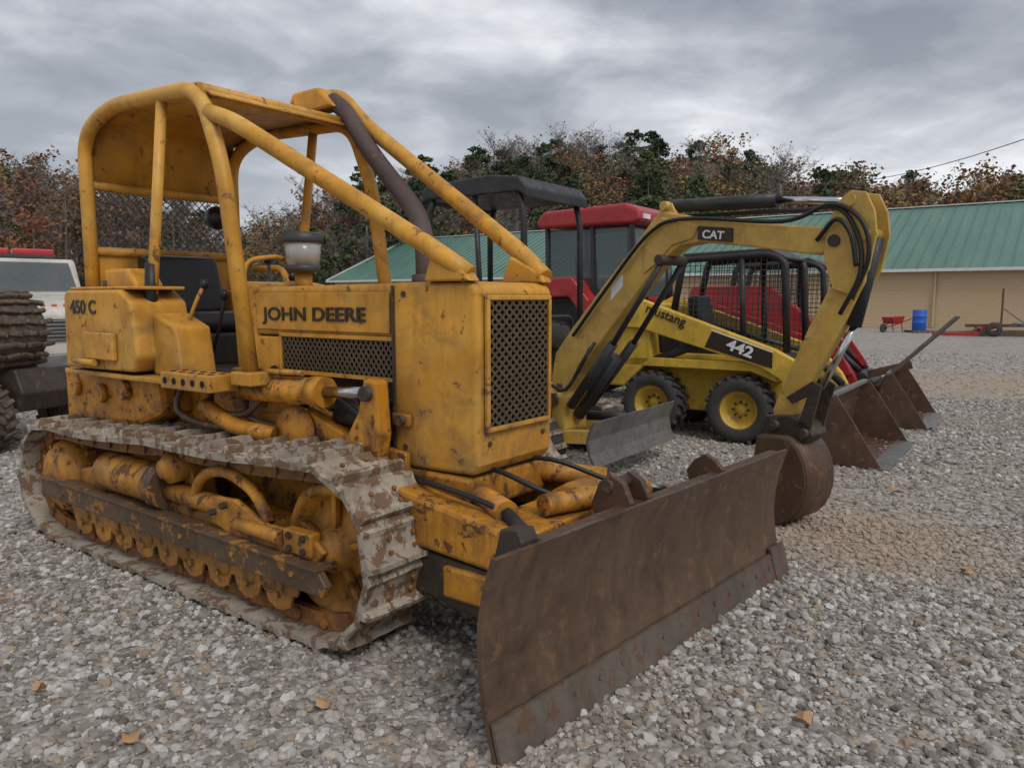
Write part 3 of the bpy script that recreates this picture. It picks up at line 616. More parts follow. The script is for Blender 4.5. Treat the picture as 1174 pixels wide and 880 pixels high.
b=MB();b.lathe([(0,.06),(.05,.06),(.075,.03),(.085,-.03),(.08,-.04),(0,-.04)],(-2.36,.22,2.14),(1,-.3,-.2),24);b.obj('work_light',VIN,Dz,smooth=True)
tube('sweep_right',[(-1.12,ry0,2.54),(-.95,ry0+.02,2.48),(.25,-.40,1.80),(.43,-.36,1.68)],.044,YEL,Dz,rad=.1)
tube('sweep_left',[(-1.62,ry1,2.72),(-1.55,ry1,2.87),(-1.30,ry1,2.87),(-1.05,ry1,2.64),(.30,.22,1.80),(.46,.18,1.68)],.046,YEL,Dz,rad=.1)
prism('sweep_plate_right',[(.20,1.655),(.47,1.655),(.43,1.70),(.25,1.79)],-.41,-.33,YEL,Dz,.01);prism('sweep_plate_left',[(.22,1.655),(.48,1.655),(.46,1.70),(.27,1.79)],.14,.22,YEL,Dz,.01)
prism('exhaust_guard',[(-1.70,2.74),(-1.60,2.90),(-1.35,2.90),(-1.2,2.76)],.30,.42,YEL,Dz,.02)
tube('exhaust_stack',[(-.22,.06,1.62),(-.24,.08,1.86),(-.40,.20,2.04),(-.95,.36,2.47),(-1.18,.38,2.74),(-1.30,.38,2.82)],.054,EXH,Dz,rad=.2)
tube('exhaust_flange',[(-.22,.06,1.64),(-.225,.065,1.70)],.075,EXH,Dz)
cyl('post_wrap',(-1.78,ry0-.02,1.42),(-1.73,ry0-.02,1.78),.037,HOSE,Dz)
for tag,y0,y1 in (('right',-.58,-.42),('left',.26,.42)):
    prism('push_arm_'+tag,[(-.35,.42),(-.30,.66),(.15,.74),(.80,.64),(.93,.55),(.90,.44),(.75,.46),(.2,.5)],y0,y1,YLOW,Dz,.02)
    prism('push_arm_lower_'+tag,[(.1,.30),(.1,.49),(.75,.45),(.88,.42),(.88,.27),(.7,.22)],y0+.02,y1-.02,YLOW if tag=='left' else DRK,Dz,.02)
box('arm_end_block',(.60,-.50,.37),(.3,.17,.14),YLOW,Dz,bevel=.015)
box('frame_cross_member',(.82,-.08,.42),(.2,1.0,.26),YLOW,Dz,bevel=.02)
box('frame_cross_plate',(.70,-.08,.60),(.3,.9,.05),YLOW,Dz)
cyl('angle_cylinder_left',(.25,.12,.72),(.72,.36,.68),.055,YLOW,Dz);cyl('angle_rod_left',(.72,.36,.68),(.98,.5,.62),.028,CHR,Dz)
cyl('angle_cylinder_right',(.25,-.22,.70),(.70,-.45,.68),.055,YLOW,Dz);cyl('angle_rod_right',(.70,-.45,.68),(.92,-.55,.62),.028,BLK,Dz)
cyl('tilt_cylinder',(.75,-.25,.68),(.94,.35,.66),.05,YLOW,Dz)
prism('ball_housing',[(.5,.3),(.5,.60),(.70,.72),(.82,.72),(.93,.55),(.94,.3),(.9,.2),(.6,.2)],-.02,.2,YLOW,Dz,.03)
box('under_nose_crossbox',(.25,-.08,.70),(.4,.62,.16),YLOW,Dz,bevel=.02)
for k,pp in enumerate([[(.3,-.2,.78),(.5,-.25,.80),(.7,-.2,.73),(.8,-.1,.68)],[(.3,.05,.78),(.55,.1,.80),(.75,.2,.73),(.88,.3,.66)],[(.1,-.4,.74),(.35,-.5,.76),(.6,-.48,.72),(.75,-.45,.66)]]): tube('blade_hose_%d'%k,pp,.012,HOSE,Dz,mode='c')
# blade
bn=V((1.10,-1.035,0));bf=V((1.31,1.42,0));bd=(bf-bn);BL=bd.length;bd.normalize();nb=V((bd.y,-bd.x,0))
pf=[(.0,0),(-.026,.08),(-.052,.17),(-.070,.28),(-.077,.38),(-.072,.48),(-.054,.58),(-.025,.68),(-.008,.725)]
def bp(s,dx,z): return bn+bd*s+nb*dx+V((0,0,z))
def sheet(name,pf,s0,s1,off,th_,mat,ns=40,wob=.0018,bev=.003,topwob=0):
    rnd=random.Random(11);vs=[];fs=[];m_=len(pf);tw=[rnd.uniform(-topwob,topwob) for _ in range(ns+1)]
    for lay in (0,1):
        for i in range(ns+1):
            s=s0+(s1-s0)*i/ns
            for k_,(dx,z) in enumerate(pf):
                vs.append(bp(s,dx+off-lay*th_+(rnd.uniform(-wob,wob)),z+(tw[i] if k_==m_-1 else 0)))
    K=(ns+1)*m_
    for i in range(ns):
        for j in range(m_-1):
            a=i*m_+j;fs.append((a,a+m_,a+m_+1,a+1));fs.append((K+a,K+a+1,K+a+m_+1,K+a+m_))
        a=i*m_;fs.append((a,K+a,K+a+m_,a+m_));a=i*m_+m_-1;fs.append((a,a+m_,K+a+m_,K+a))
    for j in range(m_-1):
        a=j;fs.append((a,a+1,K+a+1,K+a));a=ns*m_+j;fs.append((a,K+a,K+a+1,a+1))
    ob=mesh(name,vs,fs,mat,Dz,smooth=True)
    try: ob.data.set_sharp_from_angle(angle=R(35))
    except Exception: pass
    return ob
ob=sheet('blade_moldboard',pf,0,BL,0,.022,BLADE,topwob=.002)
e=[(.014,-.004),(-.010,.07),(-.030,.145)];sheet('cutting_edge',e,.0,BL,.010,.016,EDGE,topwob=.0015)
e=[(.014,-.006),(-.010,.07),(-.038,.175)];sheet('end_bit_far',e,BL-.16,BL+.015,.016,.018,EDGE,4)
b=MB()
for i in range(14):
    s=.12+i*(BL-.34)/13;p=bp(s,-.014+.010,.085);b.cyl(p,p+nb*.004+V((0,0,.001)),.012,n=10)
b.obj('edge_bolts',EDGE,Dz)
def ribp(name,s,poly,mat,t=.025,dz=0):
    b=MB();n=len(poly);vs=[bp(s+q,x,z) for q in (-t/2,t/2) for x,z in poly]
    b.add(vs,[tuple(range(n)),tuple(range(2*n-1,n-1,-1))]+[(i,n+i,n+(i+1)%n,(i+1)%n) for i in range(n)]);return b.obj(name,mat,Dz,bevel=.004)
for k,s in enumerate([.5,.95,1.45,1.95]):
    ribp('blade_rib_%d'%k,s,[(-.04,.05),(-.085,.2),(-.105,.38),(-.085,.58),(-.045,.68),(-.10,.68),(-.18,.5),(-.20,.3),(-.16,.08)],RUST)
b=MB();
for z,dx,s0 in ((.69,-.07,.3),(.12,-.10,.3)):
    b.add([bp(s,dx+a,z+c_) for s in (s0,BL-.02) for a,c_ in ((-.04,-.03),(.03,-.03),(.03,.022),(-.04,.022))],[(0,1,2,3),(7,6,5,4),(0,4,5,1),(1,5,6,2),(2,6,7,3),(3,7,4,0)])
b.obj('blade_stiffeners',RUST,Dz,bevel=.006)
for k,(s,w_,hh) in enumerate([(.88,.16,.84),(1.02,.16,.83),(1.72,.14,.80)]):
    ribp('blade_lug_%d'%k,s,[(-.05,.62),(-.04,.73),(-.08,hh-.03),(-.14,hh),(-.20,hh-.04),(-.24,.70),(-.2,.58)],RUST,.035)
cyl('lug_pin',bp(.84,-.15,.79),bp(1.06,-.15,.79),.028,DRK,Dz)
ribp('corner_gusset',.20,[(-.06,.6),(-.03,.74),(-.05,.78),(-.13,.77),(-.17,.62)],DRK,.09)
# ================================================================= EXCAVATOR
Ex=empty('mini_excavator',(-.07,7.79,0),-35)
for tag,cy in (('right',-.6),('left',.6)):
    b=MB()
    P=[]
    for i in range(22): t=R(-90+180*i/21);P.append((.78+.24*math.cos(t),.25+.24*math.sin(t)))
    for i in range(22): t=R(90+180*i/21);P.append((-.78+.24*math.cos(t),.25+.24*math.sin(t)))
    b.prism(P,cy-.14,cy+.14);b.obj('rubber_track_'+tag,RUB,Ex)
    b=MB()
    L=2*1.56+2*math.pi*.24;k=36
    for i in range(k):
        s=L*i/k
        if s<1.56: p=V((-.78+s,0,.49));a=0
        elif s<1.56+math.pi*.24: t=(s-1.56)/.24;p=V((.78+.24*math.sin(t),0,.25+.24*math.cos(t)));a=t
        elif s<3.12+math.pi*.24: p=V((.78-(s-1.56-math.pi*.24),0,.01));a=math.pi
        else: t=(s-3.12-math.pi*.24)/.24;p=V((-.78-.24*math.sin(t),0,.25-.24*math.cos(t)));a=math.pi+t
        b.box(p+V((0,cy,0)),(.05,.3,.035),Matrix.Rotation(a,3,'Y'))
    b.obj('track_lugs_'+tag,SHOE,Ex,bevel=.004)
    for xx in (-.78,.78): cyl('track_wheel_'+tag,(xx,cy-.15,.25),(xx,cy+.15,.25),.17,BLK,Ex)
    box('track_frame_'+tag,(0,cy,.25),(1.2,.31,.14),YCAT,Ex)
box('undercarriage_centre',(0,0,.36),(.9,1.0,.22),BLK,Ex)
prism('push_blade',[(1.52,.18),(1.47,.28),(1.45,.40),(1.49,.52),(1.515,.56),(1.535,.56),(1.48,.40),(1.50,.28),(1.56,.18)],-.88,.78,GREYS,Ex,.004)
for yy in (-.45,.35): bar('blade_arm',(.6,yy,.3),(1.46,yy,.36),.1,.12,YCAT,Ex)
cyl('blade_cylinder',(.7,-.05,.45),(1.42,-.05,.5),.045,BLK,Ex)
prism('house_deck',[(-1.1,.5),(-1.1,.68),(.62,.68),(.62,.5)],-.68,.68,YCAT,Ex,.02)
prism('engine_cover',[(-1.15,.68),(-1.2,1.1),(-1.12,1.42),(-.35,1.42),(-.3,.68)],-.68,.68,BLK,Ex,.06,4)
prism('side_cover_right',[(-.35,.68),(-.35,1.42),(.2,1.32),(.5,1.0),(.58,.68)],-.69,-.38,BLK,Ex,.05,4)
prism('seat',[(-.3,.9),(-.32,1.55),(-.22,1.58),(-.14,1.1),(.25,1.1),(.27,.98)],-.22,.28,VIN,Ex,.03,3)
for yy in (-.3,.36): 
    box('control_console',(.08,yy,1.05),(.35,.12,.3),DGREY,Ex);tube('joystick',[(.2,yy,1.2),(.24,yy,1.35)],.015,VIN,Ex)
for k,(x,y) in enumerate([(.58,-.52),(.58,.5),(-.56,-.52),(-.56,.5)]): 
    tube('canopy_post_%d'%k,[(x+(.02 if x>0 else 0),y,.68 if x>0 else 1.3),(x,y,2.34),(x-.06*(1 if x>0 else -1),y,2.56)],.032,BLK,Ex)
tube('canopy_mid_post',[(.1,-.52,1.3),(.02,-.52,2.54)],.026,BLK,Ex)
prism('canopy_roof',[(-.62,2.50),(-.62,2.62),(-.55,2.68),(.2,2.72),(.55,2.68),(.64,2.58),(.64,2.48),(.55,2.54),(-.55,2.54)],-.57,.55,BLK,Ex,.02,3)
tube('front_handle',[(.6,-.4,.7),(.62,-.4,1.4),(.62,.3,1.4),(.6,.3,.7)],.02,BLK,Ex)
Bm=empty('boom_assembly',(0,0,0),0,Ex)
Wd=Matrix.Translation((.5,7.0,0))@Matrix.Rotation(math.atan2(-.764,.645),4,'Z')
Ew=Matrix.Translation((-.07,7.79,0))@Matrix.Rotation(R(-35),4,'Z');Bm.matrix_local=Ew.inverted()@Wd
boom=[(-.08,.58),(-.11,.85),(-.06,1.08),(.14,1.30),(.56,1.72),(.90,2.04),(1.05,2.20),(1.13,2.26),(1.24,2.24),(1.5,2.18),(1.95,2.11),(2.35,2.06),(2.54,2.04),(2.60,1.97),(2.56,1.88),(2.40,1.87),(1.96,1.94),(1.5,2.0),(1.32,1.98),(1.14,1.87),(.92,1.64),(.50,1.20),(.20,.90),(.11,.74),(.08,.57)]
prism('boom',boom,-.08,.08,YCAT,Bm,.012)
prism('boom_side_plate',[(.98,1.78),(1.0,2.08),(1.14,2.21),(1.5,2.12),(1.45,2.03),(1.25,1.99),(1.1,1.85)],-.092,.092,YCAT,Bm,.006)
box('swing_post',(.0,0,.55),(.28,.30,.34),YCAT,Bm,bevel=.03);cyl('swing_pin',(.0,0,.3),(.0,0,.8),.09,DRK,Bm);cyl('boom_foot_pin',(.0,-.18,.66),(.0,.18,.66),.06,DRK,Bm)
bar('swing_mount',(-.5,.1,.55),(0,0,.55),.4,.25,BLK,Bm)
cyl('boom_cylinder_barrel',(.17,-.0,.52),(.62,-.0,1.08),.055,BLK,Bm)
for yy in (-.13,.13): 
    cyl('boom_cylinder_side_barrel',(.20,yy,.62),(.70,yy,1.20),.042,BLK,Bm);cyl('boom_cylinder_side_rod',(.70,yy,1.20),(1.18,yy,1.84),.024,BLK,Bm)
cyl('boom_cylinder_pin',(1.18,-.16,1.88),(1.18,.16,1.88),.04,DRK,Bm)
prism('stick_cyl_bracket',[(1.05,2.14),(1.12,2.32),(1.22,2.32),(1.3,2.18)],-.06,.06,YCAT,Bm,.01)
cyl('stick_cylinder_barrel',(1.17,0,2.30),(2.10,0,2.26),.05,BLK,Bm);cyl('stick_cylinder_rod',(2.1,0,2.26),(2.64,0,2.20),.025,CHR,Bm)
cyl('stick_cyl_pin',(1.17,-.1,2.30),(1.17,.1,2.30),.035,YCAT,Bm)
for yy in (-.10,.08): prism('stick_head_plate',[(2.50,1.84),(2.51,2.02),(2.58,2.20),(2.66,2.26),(2.76,2.24),(2.82,2.12),(2.84,1.98),(2.80,1.76),(2.70,1.60),(2.57,1.64)],yy,yy+.02,YCAT,Bm,.006)
prism('stick',[(2.56,1.68),(2.57,1.92),(2.72,1.96),(2.78,1.84),(2.76,1.68),(2.66,1.46),(2.44,1.06),(2.32,.80),(2.26,.70),(2.17,.70),(2.15,.80),(2.23,1.0),(2.39,1.38),(2.52,1.64)],-.055,.055,YCAT,Bm,.012)
for (x,z) in [(2.57,1.95),(2.66,2.20),(2.76,1.98)]: cyl('stick_pin',(x,-.115,z),(x,.115,z),.04,DRK if x<2.6 else YCAT,Bm)
cyl('bucket_cylinder_barrel',(2.80,0,1.96),(2.68,0,1.40),.045,BLK,Bm);cyl('bucket_cylinder_rod',(2.68,0,1.40),(2.48,0,.98),.024,CHR,Bm)
for yy in (-.1,.08):
    prism('bucket_link',[(2.46,1.03),(2.53,1.0),(2.46,.70),(2.40,.66),(2.37,.72)],yy,yy+.02,DRK,Bm,.004);prism('tipping_link',[(2.46,1.03),(2.52,.97),(2.32,.86),(2.27,.90)],yy+.003,yy+.017,DRK,Bm,.004)
prism('quick_coupler',[(2.12,.76),(2.3,.78),(2.44,.74),(2.48,.66),(2.42,.60),(2.3,.62),(2.14,.60),(2.08,.66)],-.10,.10,DRK,Bm,.01)
for (x,z) in [(2.2,.70),(2.42,.67)]: cyl('coupler_pin',(x,-.14,z),(x,.14,z),.035,DRK,Bm)
bk=[(2.12,.62),(2.34,.63),(2.42,.615),(2.49,.56),(2.54,.48),(2.565,.40),(2.57,.31),(2.55,.22),(2.505,.135),(2.44,.075),(2.36,.035),(2.28,.02),(2.20,.015),(2.02,.05)]
bk=[(2.12+(x-2.12)*.83,z) for x,z in bk]
b=MB();vs=[]
for yy in (-.18,.18):
    for x,z in bk: vs.append((x,yy,z))
n=len(bk);b.add(vs,[(i,i+1,n+i+1,n+i) for i in range(n-1)]);ob=b.obj('digging_bucket_shell',RUST,Bm,smooth=True);s_=ob.modifiers.new('s','SOLIDIFY');s_.thickness=.02;s_.offset=0
for yy in (-.195,.175): prism('digging_bucket_side',bk+[(2.08,.3)],yy,yy+.02,RUST,Bm,.004)
b=MB()
for i in range(4): b.prism([(2.06,.075),(2.06,.035),(1.95,.03)],-.17+i*.10,-.12+i*.10)
b.obj('bucket_teeth',GREYS,Bm)
for k,pp in enumerate([[(.2,-.11,1.25),(.6,-.12,1.66),(1.05,-.12,2.09),(1.4,-.11,2.18),(2.2,-.11,2.10),(2.55,-.13,2.18),(2.76,-.14,2.06),(2.81,-.13,1.83),(2.70,-.10,1.58)],[(1.3,.05,2.22),(1.8,.04,2.20),(2.3,-.05,2.17),(2.60,-.12,2.15),(2.74,-.13,1.96),(2.76,-.13,1.73),(2.63,-.10,1.48)],[(2.45,-.10,1.96),(2.6,-.15,2.08),(2.70,-.15,1.98),(2.74,-.14,1.78)],[(.1,-.1,.75),(.3,-.22,.85),(.42,-.2,1.05),(.46,-.1,1.2)],[(.0,-.2,.8),(.25,-.26,.78),(.36,-.2,.95),(.40,-.1,1.15)]]):
    tube('hydraulic_hose_%d'%k,pp,.015,HOSE,Bm,mode='c')
prism('decal_panel',[(1.50,2.02),(1.50,2.12),(1.80,2.085),(1.80,1.985)],-.0955,-.08,LET,Bm,0)
text('boom_lettering','CAT',(1.54,-.098,2.03),(1,0,-.12),(.12,0,1),.19,WLET,Bm,.02,.85)
prism('number_plate',[(.62,1.56),(.62,1.66),(.75,1.78),(.75,1.68)],-.0835,-.08,WLET,Bm,0)
# ================================================================= SKID STEERS
def wheel(name,c,parent,r=.37,wd_=.27,rim=YMUS,sd=-1,rub=None):
    rub=rub or RUB;c=V(c);ax=V((0,sd,0));w2=wd_/2
    b=MB();b.lathe([(.20,-w2*.8),(.24,-w2),(r*.86,-w2*1.02),(r*.95,-w2*.85),(r*.955,0),(r*.95,w2*.85),(r*.86,w2*1.02),(.25,w2),(.205,w2*.8)],c,ax,44);ob=b.obj(name+'_tire',rub,parent,smooth=True)
    b=MB();n=20
    for i in range(n):
        for s in (-1,1):
            t=2*math.pi*(i+(.5 if s>0 else 0))/n
            e=V((math.cos(t),0,math.sin(t)))
            M=Matrix((e,V((0,1,0)),e.cross(V((0,1,0))))).transposed()@Matrix.Rotation(s*R(25),3,'X')
            b.box(c+e*(r*.975)+V((0,s*w2*.48,0)),(.04,w2*1.0,.042),M)
    b.obj(name+'_tread',rub,parent,bevel=.004)
    b=MB();b.lathe([(0,w2*.30),(.05,w2*.30),(.06,w2*.1),(.15,.0),(.18,w2*.45),(.205,w2*.75),(.215,w2*.85),(.22,w2*.8),(.2,-w2*.7),(0,-w2*.6)],c,ax,36);b.obj(name+'_rim',rim,parent,smooth=True)
    b=MB()
    for i in range(8):
        t=2*math.pi*i/8;p=c+V((.085*math.cos(t),0,.085*math.sin(t)))+ax*(w2*.08);b.cyl(p,p+ax*.035,.012,n=8)
    b.obj(name+'_lugs',DRK,parent)
def skid(name,loc,yaw,P,rimm,bucket_x=0,by=(-.5,1.15)):
    S=empty(name,loc,yaw)
    for i,x in enumerate((.48,-.55)):
        wheel('wheel_right_%d'%i,(x,-.0+.135,.37),S,rim=rimm);wheel('wheel_left_%d'%i,(x,1.25,.37),S,rim=rimm,sd=1)
    prism('chassis',[(-1.0,.30),(-1.02,.62),(-.95,.95),(.55,.95),(.85,.80),(.95,.45),(.85,.28)],.29,1.08,P,S,.03,3)
    prism('fender_shelf',[(-.95,.80),(-.95,.90),(.7,.90),(.88,.78),(.88,.70),(.6,.80)],.03,.30,P,S,.01)
    prism('rear_tower',[(-1.12,.55),(-1.18,1.35),(-1.0,1.52),(-.62,1.50),(-.55,.9),(-.9,.55)],.03,.28,P,S,.02);prism('rear_tower_left',[(-1.12,.55),(-1.18,1.35),(-1.0,1.52),(-.62,1.50),(-.55,.9),(-.9,.55)],1.08,1.33,P,S,.02)
    prism('engine_hood',[(-1.15,.6),(-1.2,1.25),(-.9,1.35),(-.3,1.35),(-.3,.9)],.3,1.07,BLK,S,.04,3)
    arm=[(-1.05,1.38),(-1.02,1.52),(-.85,1.60),(-.68,1.57),(.85,1.05),(1.08,.93),(1.26,.72),(1.42,.42),(1.40,.28),(1.28,.26),(1.12,.52),(.92,.74),(.70,.86),(-.70,1.24),(-.9,1.25)]
    prism('lift_arm_right',arm,-.02,.10,P,S,.012);prism('lift_arm_left',arm,1.26,1.38,P,S,.012)
    cyl('arm_crossbar',(1.28,.05,.45),(1.28,1.3,.45),.06,P,S)
    cyl('lift_cylinder',(-.85,.14,.75),(.1,.14,1.12),.05,BLK,S);cyl('lift_rod',(.1,.14,1.12),(.5,.14,1.06),.025,CHR,S)
    cyl('tilt_cylinder',(1.05,.35,.9),(1.35,.35,.62),.04,BLK,S);cyl('tilt_cylinder',(1.05,.95,.9),(1.35,.95,.62),.04,BLK,S)
    sd=[(-.42,1.35),(-.30,2.02),(.66,2.06),(.84,1.98),(.90,1.0)]
    for y in (.30,1.08):
        tube('cage_side',[(x,y,z) for x,z in sd],.04,BLK,S,rad=.08);tube('cage_bottom',[(-.42,y,1.3),(.88,y,.98)],.03,BLK,S)
        tube('cage_post',[(.42,y,1.05),(.38,y,2.04)],.032,BLK,S)
        b=MB();x=-.36
        while x<.86:
            top=2.02 if x>-.28 else 1.6
            b.cyl((x,y,1.28-(x+.42)*.23),(x+.02,y,top),.005,n=4,caps=False);x+=.062
        z=1.08
        while z<2.0:
            b.cyl((-.38 if z>1.3 else .2,y,z),(.86,y,z),.005,n=4,caps=False);z+=.062
        b.obj('cage_side_mesh',DGREY,S)
    prism('cage_roof',[(-.32,2.03),(-.30,2.09),(.66,2.12),(.86,2.02),(.84,1.99),(.66,2.06)],.28,1.10,BLK,S,.015)
    prism('cab_floor',[(-.4,.9),(-.4,1.34),(-.3,1.34),(-.25,1.0),(.85,.95),(.85,.85)],.32,1.06,BLK,S,.01)
    prism('operator_seat',[(-.25,1.0),(-.32,1.6),(-.2,1.62),(-.1,1.15),(.25,1.15),(.25,1.0)],.46,.92,VIN,S,.03)
    bx=bucket_x;y0,y1=by
    pr=[(1.52+bx,.66),(1.46+bx,.50),(1.42+bx,.25),(1.45+bx,.08),(1.52+bx,.02),(2.02+bx,.0)]
    b=MB();vs=[(x,y,z) for y in (y0,y1) for x,z in pr];n=len(pr);b.add(vs,[(i,i+1,n+i+1,n+i) for i in range(n-1)])
    ob=b.obj('bucket_shell',RUST,S);s_=ob.modifiers.new('s','SOLIDIFY');s_.thickness=.02;s_.offset=0
    for y in (y0,y1): prism('bucket_side',[(1.58+bx,.68)]+pr+[(1.98+bx,.05),(1.74+bx,.44)],y-.012,y+.012,RUST,S,.003)
    b=MB();b.box((1.98+bx,(y0+y1)/2,.012),(.18,y1-y0+.03,.02));b.box((1.54+bx,(y0+y1)/2,.665),(.06,y1-y0+.03,.03));b.obj('bucket_lip',GREYS,S)
    prism('attachment_plate',[(1.32,.15),(1.32,.62),(1.40,.62),(1.44+bx*.5,.5),(1.42+bx*.5,.15)],.25,1.1,BLK,S,.01)
    return S
S1=skid('skid_steer_loader',(2.05,8.42,0),-35,YMUS,YMUS)
sl_=math.atan2(-.52,1.53);xd=V((math.cos(sl_),0,math.sin(sl_)));yd=V((-math.sin(sl_),0,math.cos(sl_)))
prism('decal_black',[(.18,1.225),(.84,1.01),(.84,.85),(.70,.885),(.10,1.05)],-.0245,-.02,LET,S1,0)
text('arm_number','442',V((.34,-.032,1.045)),xd,yd,.30,WLET,S1,.03,.8)
text('arm_lettering','mustang',V((-.62,-.0265,1.43)),xd,yd,.5,LET,S1,.01,1)
prism('decal_white',[(.17,1.245),(.84,1.03),(.84,1.016),(.17,1.231)],-.0243,-.02,WLET,S1,0)
S2=skid('skid_steer_loader',(3.25,10.35,0),-32,REDP,DGREY,bucket_x=.2,by=(-.25,1.35))
bar('bucket_blade_edge',(1.6,-.2,.5),(2.42,.2,1.36),.12,.02,DRK,S2);bar('bucket_grapple_arm',(1.45,.3,.6),(1.95,.3,.75),.05,.1,RUST,S2)
bar('front_linkage',(.85,-.05,1.35),(1.25,-.05,.6),.06,.12,REDP,S2);bar('front_linkage',(1.0,-.05,1.4),(1.45,-.05,.75),.05,.07,REDP,S2)
prism('red_side_hood',[(-1.0,1.3),(-.9,1.75),(.2,1.75),(.75,1.3),(.8,1.0),(-.9,1.0)],.15,.28,REDP,S2,.02)
# ================================================================= RED TRACTOR
T=empty('red_cab_tractor',(1.5,12,0),-35)
wheel('rear_wheel_right',(-.55,-.55,.62),T,r=.62,wd_=.4,rim=DGREY);wheel('rear_wheel_left',(-.55,.85,.62),T,r=.62,wd_=.4,rim=DGREY,sd=1)
wheel('front_wheel_right',(1.45,-.5,.4),T,r=.4,wd_=.28,rim=DGREY);wheel('front_wheel_left',(1.45,.75,.4),T,r=.4,wd_=.28,rim=DGREY,sd=1)
prism('chassis',[(-.9,.5),(-.9,1.0),(1.8,1.0),(1.8,.55),(.3,.45)],-.15,.45,BLK,T,.02)
prism('hood',[(.75,1.0),(.75,1.62),(1.9,1.5),(2.02,1.35),(2.02,.85)],-.22,.52,REDP,T,.06,4)
for y0,y1 in ((-.78,-.34),(.64,1.08)):
    prism('rear_fender',[(-1.28,.9),(-1.30,1.55),(-1.15,1.86),(-.2,1.90),(.1,1.55),(.1,1.35),(-.05,1.35),(-.25,1.6),(-1.0,1.6),(-1.15,1.4),(-1.18,.9)],y0,y1,REDP,T,.03,3)
prism('cab_lower',[(-.8,1.0),(-.8,1.6),(.7,1.6),(.75,1.0)],-.45,.75,BLK,T,.02)
prism('cab_glass',[(-.78,1.6),(-.80,2.63),(.62,2.63),(.74,1.6)],-.46,.76,GLS,T,.02)
for y in (-.47,.77):
    for (a_,b_) in (((-.80,1.5),(-.82,2.66)),((.75,1.5),(.63,2.66)),((.02,1.5),(-.02,2.66))): bar('cab_pillar',(a_[0],y,a_[1]),(b_[0],y,b_[1]),.06,.06,BLK,T)
prism('cab_seat',[(-.5,1.5),(-.55,2.2),(-.4,2.2),(-.35,1.6),(0,1.6),(0,1.5)],-.1,.4,VIN,T,.02)
prism('cab_roof',[(-.95,2.66),(-.98,2.78),(-.85,2.92),(.55,2.96),(.78,2.86),(.82,2.70),(.7,2.66)],-.56,.86,REDP,T,.05,4)
b=MB();
for y in (-.4,.7): b.box((.83,y,2.76),(.03,.2,.07))
b.obj('roof_lamps',WLET,T)
tube('tractor_exhaust',[(1.1,-.2,1.5),(1.1,-.2,2.1)],.04,BLK,T)
# ================================================================= TRUCK
K=empty('tow_truck',(-8.15,12.6,0),-48)
prism('cab_body',[(-1.2,.75),(-1.25,1.62),(.42,1.66),(1.85,1.48),(2.0,1.36),(2.02,.72)],-1.0,1.0,WHT,K,.06,4)
prism('cab_top',[(-1.15,1.6),(-1.1,2.18),(-.9,2.24),(-.05,2.24),(.42,1.64)],-.88,.88,WHT,K,.06,4)
mesh('windshield',[(.405,-.80,1.70),(.405,.80,1.70),(.012,.76,2.18),(.012,-.76,2.18)],[(0,1,2,3)],GLS,K)
for s in (-1,1):
    y=.888*s;mesh('side_window',[(-.95,y,1.70),(.22,y,1.70),(-.08,y,2.14),(-.95,y,2.14)],[(0,1,2,3)],GLS,K)
    box('mirror',(.25,1.08*s,1.85),(.06,.2,.35),BLK,K)
    box('headlamp',(2.03,.72*s,1.14),(.04,.3,.18),WLET,K);box('turn_signal',(2.03,.72*s,.98),(.04,.3,.07),ORG,K)
    wheel('front_wheel_%s'%('l' if s>0 else 'r'),(1.25,.82*s,.42),K,r=.42,wd_=.28,rim=DGREY,sd=s);wheel('rear_wheel_%s'%('l' if s>0 else 'r'),(-2.6,.82*s,.42),K,r=.42,wd_=.28,rim=DGREY,sd=s)
box('grille',(2.03,0,1.12),(.04,1.0,.32),DGREY,K)
b=MB()
for i in range(6): b.box((2.055,0,.98+i*.055),(.01,.98,.015))
b.obj('grille_bars',CHR,K)
b=MB()
for i in range(5): b.box((1.86,-.3+i*.15,1.485),(.05,.07,.03))
b.obj('clearance_lamps',ORG,K,bevel=.008)
box('bumper',(2.12,0,.66),(.14,1.95,.22),GREYS,K,bevel=.02)
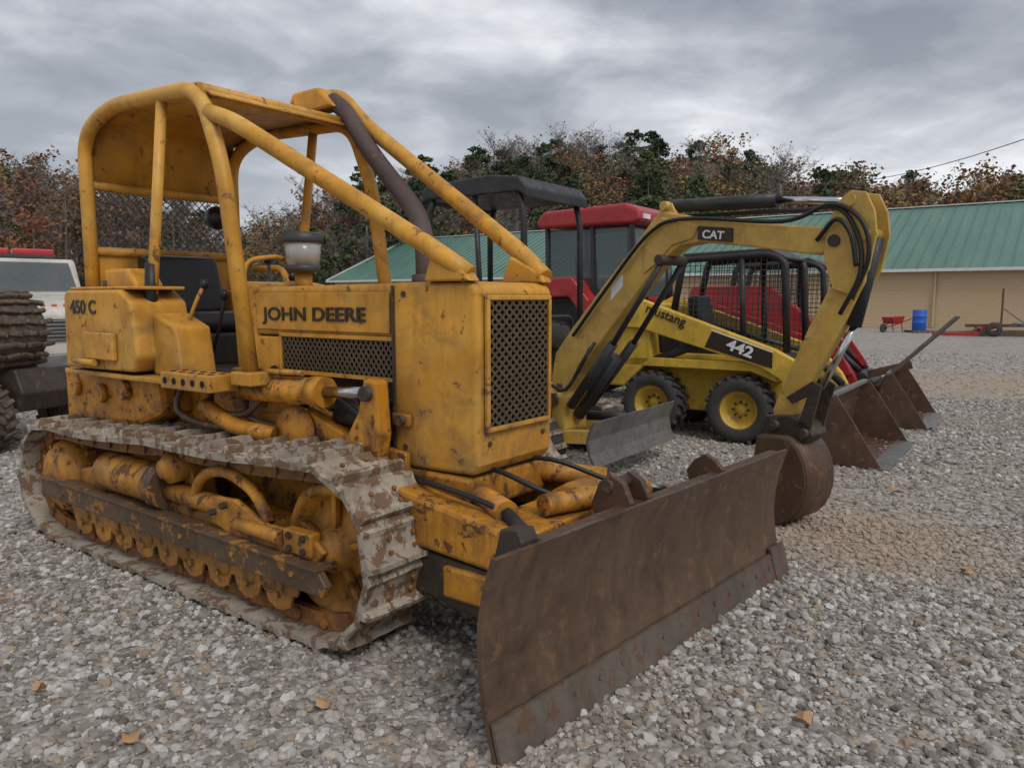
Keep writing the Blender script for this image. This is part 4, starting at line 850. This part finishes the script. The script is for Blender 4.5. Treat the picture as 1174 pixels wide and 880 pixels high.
box('light_bar_base',(-.45,0,2.29),(.3,1.3,.06),DGREY,K);box('light_bar_lens',(-.45,-.33,2.36),(.28,.6,.11),REDL,K,bevel=.03);box('light_bar_lens',(-.45,.33,2.36),(.28,.6,.11),REDL,K,bevel=.03)
prism('truck_bed',[(-4.0,.7),(-4.0,1.3),(-1.3,1.3),(-1.3,.7)],-1.05,1.05,GREYS,K,.03)
# mud-caked trencher at far left
G=empty('muddy_trencher',(-5.46,7.9,0),-20)
wheel('wheel_near',(.1,-.2,.36),G,r=.36,wd_=.28,rim=MUD,rub=MUD);wheel('wheel_far',(.1,.8,.36),G,r=.36,wd_=.28,rim=MUD,sd=1,rub=MUD);wheel('wheel_rear',(-1.2,-.2,.36),G,r=.36,wd_=.28,rim=MUD,rub=MUD)
prism('chassis',[(-1.5,.4),(-1.5,.85),(.35,.85),(.45,.6),(.35,.4)],0,.7,DRK,G,.02)
b=MB();b.lathe([(0,-.3),(.36,-.3),(.40,-.26),(.40,.26),(.36,.3),(0,.3)],(.0,.1,1.22),(0,1,0),40);b.obj('chain_drum',MUD,G,smooth=True)
b=MB();rq=random.Random(4)
for i in range(22):
    t=2*math.pi*i/22;e_=V((math.cos(t),0,math.sin(t)));M=Matrix((e_,V((0,1,0)),e_.cross(V((0,1,0))))).transposed()
    for yy in (-.16,.0,.16,.32): b.box(V((0,yy+(.04 if i%2 else 0),1.22))+e_*(.415+rq.uniform(-.01,.012)),(.05,.15,.05),M@Matrix.Rotation(rq.uniform(-.2,.2),3,'X'))
b.obj('digging_teeth',MUD,G,bevel=.012)
cyl('hydraulic_cylinder',(-.4,-.15,.8),(.35,-.15,1.0),.045,DRK,G);tube('hose',[(-.5,-.2,1.2),(-.1,-.3,.9),(.3,-.25,.8),(.35,-.1,1.0)],.018,HOSE,G,mode='c')
prism('drum_side_arm',[(-.6,.8),(-.5,1.3),(-.1,1.4),(.2,1.3),(.2,1.1),(-.1,.8)],-.25,-.2,MUD,G,.01)
prism('engine_cover',[(-1.4,.85),(-1.4,1.6),(-.6,1.6),(-.5,.85)],-.1,.75,RUST,G,.03)
